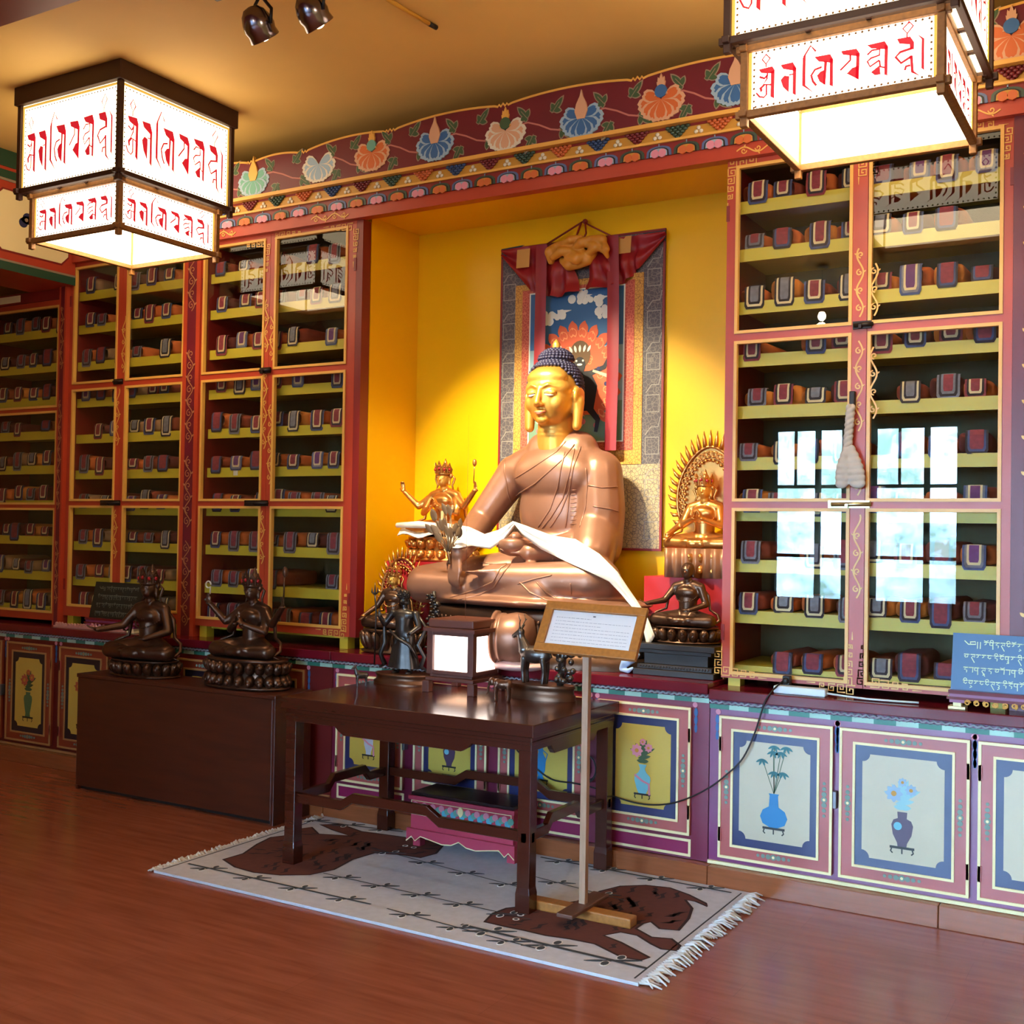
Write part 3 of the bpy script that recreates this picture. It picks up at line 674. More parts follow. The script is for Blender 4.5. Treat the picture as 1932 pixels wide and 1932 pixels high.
low_cabinet('dim low painted cabinet behind the plain dark chest, green vase door', -7.2, -3.844, .86, [(-7.0, -6.55, 'green', -1), (-6.50, -6.06, 'green', 1), (-5.99, -5.55, 'green', -1), (-5.48, -5.04, 'pale', 1), (-4.97, -4.53, 'turq', -1), (-4.46, -4.02, 'blue', 1)], False, 1, m_panel, M('shaded_low_cabinet', '#641614', .4, var=.1, vs=5), M('shaded_door_frame', '#84341f', .4, var=.08, vs=6), M('shaded_cream_line', '#a97c4c', .45), M('shaded_navy_mat', '#1f1624', .4))  # same paint as the other low cabinets, dimness put into darker colours
def counter(label, x0, x1, zt):
    c = MB().box(x0, x1, YL-.025, 5.37, zt-.045, zt)
    return tag(c.build('counter_top', m_counter, None, .004), label, 'counter', CNT)
counter('glossy maroon counter carrying the power strip and the blue tablet', -1.754, -.02, .84)
counter('glossy maroon counter inside the yellow niche under the statues', -3.84, -1.758, .86)
counter('dark maroon counter under the orange red glass cabinets', -7.2, -3.844, .86)
b = MB().box(-7.2, -3.85, 4.665, 4.72, 0, .088).box(-3.848, -1.74, 4.665, 4.72, 0, .088).box(-1.738, -.80, 4.665, 4.72, 0, .088).box(-.798, XR, 4.665, 4.72, 0, .088)
struct(b.build('baseboard_back', M('skirting_laminate', '#90502f', .22, var=.1, vs=3, stretch=(2, 20, 20)), None, .003), 'reddish laminate skirting board along the low cabinets')
# ================================================================== hanging lanterns with the six syllable mantra
m_paper = M('lit_lantern_paper', '#fff3d8', .8, emit='#ffe9bd', est=LAMP_E)
m_paper2 = M('lit_lantern_paper_low', '#fff6e4', .8, emit='#fff0d2', est=LAMP_E*1.15)
m_dwood = M('dark_lantern_wood', '#3a1a0e', .55)
m_bamb = M('wrapped_bamboo', '#8a5c2c', .6, var=.2, vs=60)
m_ink = M('red_ink', '#b3202c', .7, emit='#d0182c', est=.55)
m_trimg = M('gold_lantern_trim', '#d9a63c', .5, emit='#e6b450', est=.6)
GL = [[[(65, 545), (222, 508), (248, 545), (246, 580), (150, 582), (95, 580)], [(207, 560), (248, 550), (246, 840), (300, 866), (205, 826)], [(75, 740), (118, 702), (150, 700), (108, 740), (112, 765), (90, 785)]],
      [[(315, 495), (455, 465), (490, 520), (492, 556), (345, 535)], [(455, 500), (492, 520), (492, 800), (548, 828), (456, 790)], [(405, 608), (360, 605), (318, 650), (345, 722), (410, 778), (415, 610)]],
      [[(562, 420), (596, 390), (596, 700), (705, 788), (640, 750), (560, 706)]],
      [[(690, 410), (865, 380), (895, 430), (895, 470), (740, 456)], [(862, 420), (897, 430), (897, 700), (960, 727), (860, 696)], [(800, 450), (832, 450), (815, 692), (795, 690)], [(805, 540), (760, 560), (722, 600), (750, 660), (812, 696)]],
      [[(980, 350), (1145, 325), (1180, 370), (1180, 402), (1000, 386)], [(1143, 370), (1180, 370), (1172, 635), (1250, 674), (1140, 622)], [(975, 545), (1050, 572), (1100, 520), (1172, 495), (1172, 635)]],
      [[(1258, 290), (1440, 250), (1474, 300), (1470, 332), (1300, 322)], [(1440, 290), (1475, 300), (1470, 585), (1545, 610), (1438, 582)], [(1300, 560), (1390, 490), (1400, 580), (1340, 590)]],
      [[(1565, 230), (1700, 205), (1740, 260), (1738, 332), (1700, 326), (1695, 282), (1590, 276)], [(1765, 178), (1842, 225), (1842, 525), (1905, 568), (1814, 516), (1816, 232)]]]
GS = [([(150, 385), (195, 425), (150, 485), (105, 440)], 15, 1), ([(150, 485), (150, 520)], 12, 0), ([(75, 622), (135, 636), (168, 600)], 20, 0), ([(168, 580), (162, 640), (122, 700), (210, 700)], 15, 0), ([(40, 790), (80, 830), (130, 835), (158, 805), (158, 700)], 16, 0),
      ([(412, 598), (458, 588)], 12, 0), ([(575, 412), (650, 295), (708, 354)], 17, 0), ([(775, 512), (700, 540), (660, 600), (680, 662), (718, 702)], 20, 0), ([(975, 545), (1082, 440), (1080, 384)], 18, 0),
      ([(1260, 388), (1310, 342), (1390, 330), (1386, 390), (1300, 420), (1262, 455), (1290, 505), (1386, 440)], 17, 0), ([(1386, 440), (1398, 505), (1442, 512)], 15, 0),
      ([(1690, 62), (1730, 100), (1670, 175), (1625, 130)], 14, 1), ([(1668, 175), (1668, 218)], 12, 0), ([(1722, 320), (1600, 360), (1554, 410), (1610, 468), (1716, 400)], 22, 0), ([(1712, 392), (1726, 552), (1795, 588)], [30, 30, 5], 0), ([(1650, 538), (1660, 500), (1704, 488)], 20, 0)]
def mantra(mb, F, a0, a1, b0, b1, m, h):
    sx = (a1-a0)/1835
    def T(p): return (a0+(p[0]-45)*sx, b0+(b1-b0)*(1016-(p[1]+.187*(p[0]-45)))/716)
    for g in GL:
        for q in g: mb.poly(F, [T(p) for p in q], m, h, h-.001)
    for pts, w, c in GS: mb.stroke(F, [T(p) for p in pts], [x*sx for x in w] if isinstance(w, list) else w*sx*1.25, m, h, bool(c))
def lantern(label, cx, cy):
    t = thing('hanging_lantern', label, 'lantern', (cx, cy, ZC), 'two tier mantra lanterns')
    tiers = [(.372, 3.205, 3.655, m_paper), (.325, 2.955, 3.20, m_paper2)]
    MB().box(cx-.398, cx+.398, cy-.398, cy+.398, 3.655, ZC-.001).build('cap', m_dwood, t, .004)
    for ti, (r, z0, z1, mp) in enumerate(tiers):
        f = MB(); q = .013
        for sx in (-1, 1):
            for sy in (-1, 1): f.box(cx+sx*r-q, cx+sx*r+q, cy+sy*r-q, cy+sy*r+q, z0-.035, z1)
        for z in ((z0+.008, z1-.008) if ti else (z0+.008,)):
            for sg in (-1, 1):
                f.box(cx-r-.03, cx+r+.03, cy+sg*r-q, cy+sg*r+q, z-q, z+q); f.box(cx+sg*r-q, cx+sg*r+q, cy-r-.03, cy+r+.03, z-q*.9, z+q*.9)
        if ti == 0:       # ledge under the upper tier
            for sg in (-1, 1): f.box(cx-r, cx+r, cy+sg*.325-q, cy+sg*.325+q, z0-.006, z0+.012).box(cx+sg*.325-q, cx+sg*.325+q, cy-r, cy+r, z0-.006, z0+.012)
            for sg in (-1, 1): f.box(cx+sg*.1-q*.7, cx+sg*.1+q*.7, cy-r, cy-.325, z0-.004, z0+.01).box(cx-r, cx-.325, cy+sg*.1-q*.7, cy+sg*.1+q*.7, z0-.004, z0+.01).box(cx+.325, cx+r, cy+sg*.1-q*.7, cy+sg*.1+q*.7, z0-.004, z0+.01)
        f.build('tier_frame', [m_bamb if ti else m_dwood], t, .003)
        for u, n_ in (((1, 0, 0), (0, -1, 0)), ((0, 1, 0), (1, 0, 0)), ((-1, 0, 0), (0, 1, 0)), ((0, -1, 0), (-1, 0, 0))):
            n_ = V(n_); u = V(u); F = (V((cx, cy, z0))+n_*(r-.004)-u*(r-.012), u, V((0, 0, 1)), n_)
            p = MB(); Wd = 2*r-.024; H = z1-z0
            p.rect(F, 0, Wd, 0, H, 0, 0, -.004)
            p.ring(F, 0, Wd, .012, H-.004, .012, 2, .003)
            k = int(Wd/.022)
            for i in range(k):
                a = .016+(Wd-.032)*(i+.5)/k
                p.disc(F, a, .032, .0045, 3, .0005, 6); p.disc(F, a, H-.026, .0045, 3, .0005, 6)
            for i in range(int(H/.022)):
                b = .03+i*.022
                if b < H-.03: p.disc(F, .02, b, .0045, 3, .0005, 6); p.disc(F, Wd-.02, b, .0045, 3, .0005, 6)
            mantra(p, F, .03, Wd-.03, H*.02, H*.99, 1, .002)
            p.build('mantra_panel', [mp, m_ink, m_trimg, m_bamb], t)
    bb = MB().ell((cx, cy, 3.32), (.035, .035, .05)).tube([(cx, cy, 3.36), (cx, cy, 3.66)], .008)
    bb.build('bulb', M('lit_bulb', '#fff2d8', .5, emit='#fff0d0', est=30), t)
    l = bpy.data.lights.new('bulb_light', 'POINT'); l.energy = 8; l.color = (1, .83, .55); l.shadow_soft_size = .05
    o = bpy.data.objects.new('bulb_light', l); COL.objects.link(o); o.location = (cx, cy, 3.22)
    return t
lantern('two tier mantra lantern over the cabinet touching the niche and black tablet', -4.80, 4.118)
lantern('two tier mantra lantern hanging before the brass bolted glass cabinet', -.99, 4.118)
def pendant(label, p):
    t = thing('pendant_bulb', label, 'lamp', p, 'bare pendant bulbs'); p = V(p)
    MB().tube([p+V((0, 0, .07)), V((p.x, p.y, ZC-.002))], .004, 0, 6).lathe([(.05, -.02), (.04, 0), (.004, .004)], (p.x, p.y, ZC-.006), 0, 18).build('flex', m_dk, t)
    MB().lathe([(.018, 0), (.02, .05), (.012, .065)], p+V((0, 0, .03)), 0, 16).build('holder', m_dk, t)
    MB().ell(p, (.034, .034, .042)).build('bulb', m_blb, t)
    l = bpy.data.lights.new('bulb_light', 'POINT'); l.energy = 24; l.color = (1, .8, .5); l.shadow_soft_size = .05
    o = bpy.data.objects.new('bulb_light', l); COL.objects.link(o); o.location = p-V((0, 0, .1))
m_blb = M('lit_pendant_bulb', '#fff2d8', .5, emit='#fff0d0', est=40)
pendant('bare pendant bulb hanging before the window wall, mirrored in the cabinet pane', (-2.55, .4, 3.32))
pendant('bare pendant bulb hanging beside the ceiling beam, mirrored high in the pane', (-1.27, 2.45, 3.5))
# ------------------------------------------------------------------ track spots and ceiling conduit
m_chrome = M('dark_chrome', '#857e8a', .2, 1)
def spot(label, px, py, Y, tgt, watt):
    c = at(px, py, Y); d = (V(tgt)-c).normalized(); t = thing('spot_lamp', label, 'lamp', c, 'spot lamps aimed at the seated statue')
    q = d.to_track_quat('Z', 'Y').to_matrix()
    L = MB().lathe([(.006, -.085), (.03, -.08), (.05, -.06), (.062, -.03), (.066, 0), (.06, .02), (.064, .045), (.06, .048), (.055, .02)], (0, 0, 0), 0, 28)
    mat = Matrix.Translation(c) @ q.to_4x4(); L.xf(mat).build('shade', m_chrome, t)
    y = MB(); y.tube([c+V((0, .0, .13)), c+V((.0, 0, .30))], .005); x = q @ V((1, 0, 0))
    for sg in (-1, 1): y.tube([c+x*(.067*sg), c+x*(.07*sg)+V((0, 0, .06)), c+V((0, 0, .135))], .007, 0, 6)
    y.build('yoke', M('black_yoke', '#1a1213', .4, .5), t)
    MB().ell(c+d*.02, (.035, .035, .035)).build('bulb', M('lit_spot', '#fff3d0', .5, emit='#ffe9b8', est=25), t)
    l = bpy.data.lights.new('spot_light', 'SPOT'); l.energy = watt; l.color = (1, .88, .58); l.spot_size = .8; l.spot_blend = .6; l.shadow_soft_size = .03
    o = bpy.data.objects.new('spot_light', l); COL.objects.link(o); o.location = c+d*.075; o.rotation_euler = (-d).to_track_quat('Z', 'Y').to_euler()
    return c
SPA = spot('dark chrome spot lamp nearer the two tier lantern', 490, 52, 3.45, (-3.05, 5.15, 1.55), SPOT_W)
SPB = spot('dark chrome spot lamp partly cut by the picture edge, nearer the conduit', 592, 28, 3.5, (-2.55, 5.1, 1.75), SPOT_W)
r = MB().box(-3.52, -2.95, SPA.y-.02, SPA.y+.02, ZC-.03, ZC-.001)
for c in (SPA, SPB): r.tube([(c.x, c.y, c.z+.29), (c.x, SPA.y, ZC-.02)], .006)
tag(r.build('lamp_track', M('dark_track', '#2a1a14', .4)), 'dark ceiling track carrying the two chrome spot lamps', 'track')
k0, k1, k2 = V((-2.75, 3.30, ZC-.012)), V((-2.892, 3.864, ZC-.012)), V((-2.871, 4.10, ZC-.012))
t = thing('ceiling_conduit', 'thin yellow ceiling conduit ending in a black tip', 'conduit', k1)
MB().tube([V((-2.95, 2.96, ZC-.012)), k1, k2], .010).build('pipe', M('conduit_yellow', '#c9973a', .5), t)
MB().tube([k2, k2+V((.006, .05, 0))], .011).build('tip', m_dk, t)
# ================================================================== the large seated statue
m_br = M('copper_bronze', '#8f6450', .38, .45, var=.1, vs=7)
m_brd = M('dark_bronze', '#5c4234', .32, .8, var=.2, vs=12)
m_gf = M('gilded_face', '#d8a04a', .38, .65)
m_hair = M('indigo_hair', '#2a2745', .55)
m_gilt = M('gilt_copper', '#c98a48', .3, .85, var=.12, vs=20)
m_sil = M('oxidised_silver', '#5d5552', .32, .85, var=.25, vs=25)
m_lip = M('rose_lip', '#b8604c', .5); m_eye = M('white_eye', '#efe6d8', .4); m_gem = M('red_gem', '#a01c22', .2)
def hand(mb, w, d, nrm, s, curl=.3, m=0, thumb=1):
    "palm at wrist w pointing along d, palm facing nrm, five fingers"
    d = V(d).normalized(); nrm = V(nrm).normalized(); x = d.cross(nrm).normalized()
    c = V(w)+d*(.45*s)
    for k in (-.5, 0, .5): mb.cap(V(w)+x*(k*.28*s), V(w)+d*(.8*s)+x*(k*.62*s), .15*s, .14*s, m, 8)
    for k, L in zip((-1.5, -.5, .5, 1.5), (.62, .78, .82, .7)):
        a = V(w)+d*(.85*s)+x*(k*.22*s); b = a+(d+nrm*curl*.6)*(L*.52*s); e = b+(d*(1-curl)+nrm*curl*1.4).normalized()*(L*.48*s)
        mb.cap(a, b, .1*s, .09*s, m, 8).cap(b, e, .09*s, .07*s, m, 8)
    a = V(w)+d*(.2*s)+x*(.4*s*thumb); b = a+(d*.6+x*.6*thumb+nrm*.3).normalized()*(.42*s); e = b+(d*.9+nrm*.35).normalized()*(.36*s)
    return mb.cap(a, b, .12*s, .1*s, m, 8).cap(b, e, .1*s, .075*s, m, 8)
BY = 5.17
bt = at(1056, 1135, BY); BX = bt.x
BU = thing('seated_buddha_statue', 'large seated bronze buddha statue with gold face and dark blue hair in the yellow niche', 'statue', (BX, 5.0, 1.128))
b = MB()
b.ell((BX, BY-.01, 1.36), (.235, .16, .22)).ell((BX, BY, 1.62), (.235, .145, .24)).ell((BX, BY-.02, 1.80), (.26, .15, .17))
b.ell((BX-.1, BY-.085, 1.80), (.13, .075, .1)).ell((BX+.1, BY-.085, 1.80), (.13, .075, .1))
sl, sr = at(972, 893, BY), at(1132, 893, BY)
b.cap(sl, sr, .1, .115).cap((BX-.1, BY, 1.925), (BX+.1, BY, 1.925), .1, .1)
b.cap((BX, BY, 1.93), sl+V((.03, 0, .03)), .105, .085).cap((BX, BY, 1.93), sr+V((-.03, 0, .03)), .105, .095)
el, wl = at(906, 985, BY-.08), at(868, 1042, BY-.40)
b.chain([sl, el], [.098, .078]).chain([el, wl], [.08, .052])
er, wr = at(1128, 1030, BY-.04), at(1000, 1042, BY-.30)
b.chain([sr, sr*.5+er*.5+V((.012, 0, 0)), er], [.118, .125, .125]).chain([er, wr], [.11, .05])
b.cap(at(1128, 985, BY-.02), at(1118, 1045, BY-.16), .12, .11)
hand(b, wl+V((0, -.015, -.01)), (-.1, -.2, -.95), (.1, .95, -.2), .105, .3, 0, -1)
hand(b, wr, (-.98, -.12, .02), (0, -.1, 1), .105, .25, 0, 1)
kl, kr = at(802, 1100, BY-.25), at(1130, 1096, BY-.25)
b.cap((BX-.14, BY-.05, 1.27), kl, .16, .098).cap((BX+.14, BY-.05, 1.28), kr, .165, .11)
b.cap(kl+V((.02, -.04, -.01)), at(1020, 1116, BY-.37), .092, .072).cap(kr+V((-.02, -.05, .0)), at(930, 1090, BY-.38), .1, .07)
b.ell((BX-.03, BY-.2, 1.225), (.48, .22, .09)).ell((BX-.02, BY-.2, 1.165), (.62, .28, .04))
hand(b, at(935, 1078, BY-.42), (-.95, -.15, -.1), (0, .2, 1), .1, .1, 0, 1)
body = b.blob('body', m_br, BU, .0085, 16)
bv = BVHTree.FromPolygons([v.co+base_of(BU) for v in body.data.vertices], [tuple(p.vertices) for p in body.data.polygons])
def on(px, py, off=.0, Yd=None):
    d = at(px, py, 5)-CP; d.normalize(); h = bv.ray_cast(CP, d)
    if h[0] is None: return at(px, py, Yd) if Yd else None
    return h[0]-d*off
def fold(pts, r=.0045, n=8):
    P = []
    for (a, c), (e, f) in zip(pts, pts[1:]):
        for i in range(n):
            t = i/n; q = on(a+(e-a)*t, c+(f-c)*t)
            if q is not None: P.append(q)
    P2 = P[:1]
    for q in P[1:]:
        if (q-P2[-1]).length < .09: P2.append(q)
    if len(P2) > 2: MB().tube(P2, [r*.5]+[r]*(len(P2)-2)+[r*.5], 0, 6).build('robe_fold', m_br, BU)
for pts in ([(1068, 832), (1050, 852), (1005, 882), (966, 906)], [(1084, 838), (1062, 866), (1010, 912), (968, 938)], [(953, 862), (952, 890), (958, 930), (976, 982)],
            [(1066, 852), (1058, 885), (1052, 920), (1038, 960), (1012, 1000)], [(1096, 842), (1082, 880), (1074, 925), (1058, 965), (1035, 1000)], [(1084, 846), (1075, 890), (1062, 940), (1040, 975), (1020, 1000)],
            [(1105, 882), (1108, 915), (1104, 960), (1092, 1000)], [(1076, 900), (1074, 930), (1071, 965), (1066, 1000)], [(1108, 915), (1135, 920), (1170, 918)], [(1118, 955), (1150, 960), (1170, 966)],
            [(848, 1128), (900, 1112), (930, 1098), (944, 1072), (958, 1064)], [(862, 1132), (905, 1122), (932, 1108), (950, 1080), (965, 1062)], [(1042, 1053), (1048, 1078), (1066, 1094), (1092, 1082), (1118, 1066), (1150, 1062)],
            [(980, 1098), (1000, 1118), (1030, 1132), (1062, 1138)], [(1012, 1098), (1030, 1118), (1052, 1132)], [(1076, 1100), (1078, 1125)], [(976, 1102), (1010, 1092), (1046, 1084)], [(905, 1060), (935, 1066), (960, 1062)]): fold(pts)
for k in range(9): fold([(1076, 925+k*8), (1092, 924+k*8)], .003, 4)
# head
HC = at(1043, 748, BY-.07)
h = MB(); O = HC; P = lambda x, y, z: O+V((x, y, z))
h.ell(P(0, .02, .045), (.134, .145, .145)).ell(P(0, -.058, .085), (.112, .075, .06)).ell(P(0, -.04, .03), (.126, .1, .08)).ell(P(0, -.022, -.015), (.122, .122, .145)).ell(P(0, -.035, -.085), (.088, .09, .07)).ell(P(0, -.105, -.128), (.034, .028, .024))
for sg in (-1, 1):
    h.ell(P(sg*.066, -.085, -.04), (.042, .04, .05)).ell(P(sg*.05, -.122, .004), (.034, .019, .019))
    h.chain([P(sg*.016, -.143, .03), P(sg*.045, -.138, .044), P(sg*.085, -.112, .032)], [.007, .008, .005], 0, 8)
    h.ell(P(sg*.015, -.152, -.058), (.013, .014, .011))
    h.ell(P(sg*.139, .02, -.005), (.018, .054, .054)).cap(P(sg*.139, .016, -.03), P(sg*.136, .006, -.155), .032, .025)
    h.cap(P(sg*.143, -.012, .01), P(sg*.141, -.012, -.06), .008, .008).cap(P(sg*.146, .046, .02), P(sg*.146, .045, -.05), .011, .009)
h.chain([P(0, -.138, .035), P(0, -.15, -.005), P(0, -.166, -.05)], [.011, .013, .017])
h.ell(P(0, -.137, -.09), (.03, .014, .009)).ell(P(0, -.135, -.103), (.024, .013, .008))
h.cap(P(0, .03, -.09), P(0, .045, -.27), .088, .1)
for z in (-.178, -.2): h.lathe([(.086, -.012), (.096, 0), (.086, .012)], P(0, .036, z), 0, 28)
hd = h.blob('head', m_gf, BU, .0048, 12)
for sg in (-1, 1):
    e = MB()
    e.tube([P(sg*(.026+.055*t), -.138-.004*math.sin(PI*t)+.024*t*t, -.004-.006*math.sin(PI*t)) for t in [i/8 for i in range(9)]], [.001, .003, .0045, .005, .005, .0045, .004, .003, .001], 0, 6)
    e.tube([P(sg*(.024+.06*t), -.140-.004*math.sin(PI*t)+.026*t*t, .001-.003*math.sin(PI*t)) for t in [i/8 for i in range(9)]], .0016, 1, 5)
    e.build('eye', [m_eye, m_dk], BU)
l = MB()
l.tube([P(.034*t, -.1445+.014*abs(t)**1.6, -.0935+.004*abs(t)-.002*(1-abs(t))) for t in [i/4-1 for i in range(9)]], [.001, .0045, .0065, .0075, .006, .0075, .0065, .0045, .001], 0, 6)
l.tube([P(.028*t, -.142+.012*abs(t)**1.6, -.0995+.005*abs(t)) for t in [i/4-1 for i in range(9)]], [.001, .0045, .007, .0085, .009, .0085, .007, .0045, .001], 0, 6)
l.build('lips', m_lip, BU)
hr = MB(); R3 = (.141, .153, .152); cen = P(0, .022, .047)
def hair_ok(q):
    t = q.y/.15; th = .098-.17*max(0, min(1, (t+.62)/.85)); return q.z > th-.047+.045
n, k = 44, 26; vs = []; fs = []
for i in range(k+1):
    a = PI*i/k
    for j in range(n): p = 2*PI*j/n; vs.append(V((R3[0]*math.sin(a)*math.cos(p), R3[1]*math.sin(a)*math.sin(p), R3[2]*math.cos(a))))
for i in range(k):
    for j in range(n):
        f = (i*n+j, (i+1)*n+j, (i+1)*n+(j+1) % n, i*n+(j+1) % n)
        if all(hair_ok(vs[q]) for q in f): fs.append(f)
hr.add([v+cen for v in vs], fs, 0, True)
z = R3[2]*.98
for i in range(1, 17):
    a = .12+i*.115; rr = math.sin(a); m_ = max(6, int(2*PI*rr*.147/.0185))
    for j in range(m_):
        p = 2*PI*(j+.5*(i % 2))/m_; q = V((R3[0]*rr*math.cos(p), R3[1]*rr*math.sin(p), R3[2]*math.cos(a)))
        if hair_ok(q): hr.ell(cen+q, (.0105, .0105, .0095), 0, None, 7, 5)
uc = P(0, .03, .185)
hr.ell(uc, (.088, .088, .062), 0, None, 24, 12)
for i in range(1, 7):
    a = i*.24; rr = math.sin(a); m_ = max(5, int(2*PI*rr*.09/.0185))
    for j in range(m_): p = 2*PI*(j+.5*(i % 2))/m_; hr.ell(uc+V((.088*rr*math.cos(p), .088*rr*math.sin(p), .062*math.cos(a))), (.0105, .0105, .009), 0, None, 7, 5)
hr.build('hair', m_hair, BU)
MB().lathe([(.018, -.02), (.026, -.006), (.02, .008), (.022, .016), (.012, .034), (.002, .044)], uc+V((0, 0, .068)), 0, 18).build('finial', m_gf, BU)
bo = at(972, 1032, BY-.28)
MB().lathe([(.03, -.045), (.07, -.03), (.088, 0), (.09, .03), (.076, .045), (.07, .042), (.078, .02), (.02, -.02)], bo, 0, 30).tube([bo+V((0, 0, .04)), bo+V((0, 0, .075))], [.05, .012], 0, 12).build('alms_bowl', m_br, BU)
pl = MB(); s0 = wl+V((-.035, -.05, .0)); tp = at(848, 962, BY-.36)
pl.tube([s0+V((.01, 0, -.06)), s0, s0*.5+tp*.5+V((.02, 0, 0)), tp], [.006, .006, .005, .003], 0, 6)
rr_ = random.Random(5)
for i in range(19):
    an = -.75+1.45*i/18; L0 = rr_.choice((.09, .13, .17, .2))*(1-.25*abs(an)); d0 = V((math.sin(an), -.12, math.cos(an))).normalized(); c = s0+d0*L0
    pl.tube([s0+V((0, 0, -.01)), s0*.5+c*.5+V((.008*math.sin(i), 0, 0)), c], [.003, .0025, .002], 0, 5)
    d = (d0+V((rr_.uniform(-.35, .35), 0, 0))).normalized(); x = d.cross(V((0, 1, 0))).normalized(); L = .06; vs = []
    for q in range(7):
        w = .0155*math.sin(PI*min(1, q/6*.97+.03))**.7; cc = c-d*.012+d*(L*q/6)+V((0, -.004*(i % 3)-.012*(q/6)**2, 0)); vs += [cc-x*w, cc+V((0, -.005, 0)), cc+x*w]
    fs = []
    for q in range(6): fs += [(3*q, 3*q+1, 3*q+4, 3*q+3), (3*q+1, 3*q+2, 3*q+5, 3*q+4)]
    pl.add(vs, fs, 0, True)
for q in range(6): pl.ell(tp+V((.018*math.cos(q), .018*math.sin(q), .01*(q % 2))), (.012, .012, .016), 0, None, 8, 6)
pl.build('plant_sprig', M('brown_leaf_bronze', '#83664a', .45, .35), BU)
# throne
def lotus(c, rx, ry, h, rows=2, n=22, m=0, mb=None):
    "oval lotus seat: petals of the upper row rise, of the lower row fall"
    L = mb or MB(); hh = h/rows; c = V(c)
    L.lathe([(.9, 0), (1.0, h*.04), (1.0, h*.1), (.86, h*.16), (.8, h*.5), (.86, h*.84), (.95, h*.92), (.95, h*.98), (.9, h)], c, m, 40, rx, ry)
    for r in range(rows):
        zc = h*(.5+.0) if rows == 1 else h*(.3 if r == 0 else .7)
        for k in range(n):
            a = 2*PI*k/n; q = V((rx*.9*math.cos(a), ry*.9*math.sin(a), zc)); sg = -1 if (r == 0 and rows > 1) else 1
            w = PI*(rx+ry)/2/n*.95
            rot = Matrix.Rotation(a, 3, 'Z') @ Matrix.Rotation(sg*.35, 3, 'Y')
            L.ell(c+q, (.16*ry+.006, w, hh*.42), m, rot, 9, 7); L.ell(c+q+V((math.cos(a)*.14*ry, math.sin(a)*.14*ry, sg*hh*.12)), (.1*ry, w*.62, hh*.22), m, rot, 8, 6)
    return L
TH = thing('lotus_throne', 'low oval bronze throne with beaded rim under the large buddha statue', 'throne', (BX-.02, 4.97, .861))
tc = V((BX-.02, 4.975, .861))
tb = MB().lathe([(1, 0), (1, .05), (.96, .06), (.93, .10), (.93, .17), (.97, .2), (1.0, .225), (1.0, .25), (.985, .262), (.9, .266)], tc, 0, 64, .63, .25)
for k in range(84):
    a = 2*PI*k/84; tb.ell(tc+V((.625*math.cos(a), .247*math.sin(a), .212)), (.009, .009, .011), 0, None, 6, 5)
    tb.cap(tc+V((.60*math.cos(a), .237*math.sin(a), .195)), tc+V((.595*math.cos(a), .235*math.sin(a), .075)), .011, .014, 0, 6)
tb.build('throne_body', m_brd, TH)
# white ceremonial scarf over the arms
up = [(836, 986), (860, 990), (885, 994), (915, 1008), (942, 1000), (968, 984), (992, 992), (1040, 1010), (1085, 1017), (1130, 1045), (1165, 1080), (1185, 1110), (1205, 1138), (1222, 1165), (1236, 1200)]
lo = [(846, 1034), (866, 1034), (890, 1030), (925, 1036), (952, 1018), (972, 990), (984, 1008), (1020, 1036), (1065, 1058), (1110, 1078), (1150, 1097), (1174, 1122), (1194, 1146), (1212, 1178), (1222, 1222)]
k = MB(); vs = []; N = 6; Yd = [4.82, 4.82, 4.82, 4.82, 4.82, 4.79, 4.80, 4.84, 4.86, 4.86, 4.84, 4.86, 4.88, 4.88, 4.87]
UP = []; 
for i in range(len(up)-1):
    for q in range(4): t = q/4; UP.append([tuple(a_+(b_-a_)*t for a_, b_ in zip(up[i], up[i+1])), tuple(a_+(b_-a_)*t for a_, b_ in zip(lo[i], lo[i+1])), Yd[i]+(Yd[i+1]-Yd[i])*t])
UP.append([up[-1], lo[-1], Yd[-1]])
rows_ = []
for (u_, w_, yd) in UP:
    row = []
    for j in range(N+1):
        t = j/N; px, py = u_[0]+(w_[0]-u_[0])*t, u_[1]+(w_[1]-u_[1])*t
        q = on(px, py, .016); qd = at(px, py, yd)
        if q is None or q.y > qd.y: q = qd
        row.append(q)
    rows_.append(row)
for it in range(3):
    for j in range(N+1):
        ys = [r[j].y for r in rows_]
        for i in range(1, len(rows_)-1):
            d = rows_[i][j]-CP; yn = min(ys[i], (ys[i-1]+ys[i]+ys[i+1])/3); rows_[i][j] = CP+d*(yn/d.y)
for i, r in enumerate(rows_):
    for j, q in enumerate(r): vs.append(q+V((0, -.005*math.sin(j*2.4+i*.13), 0)))
fs = [(i*(N+1)+j, (i+1)*(N+1)+j, (i+1)*(N+1)+j+1, i*(N+1)+j+1) for i in range(len(rows_)-1) for j in range(N)]
k.add(vs, fs, 0, True)
m_silk = M('white_silk', '#e9dfd0', .55)
tag(k.build('ceremonial_scarf', m_silk, None, 0, False, .004), 'long white silk scarf draped across the arms of the large buddha statue', 'scarf')
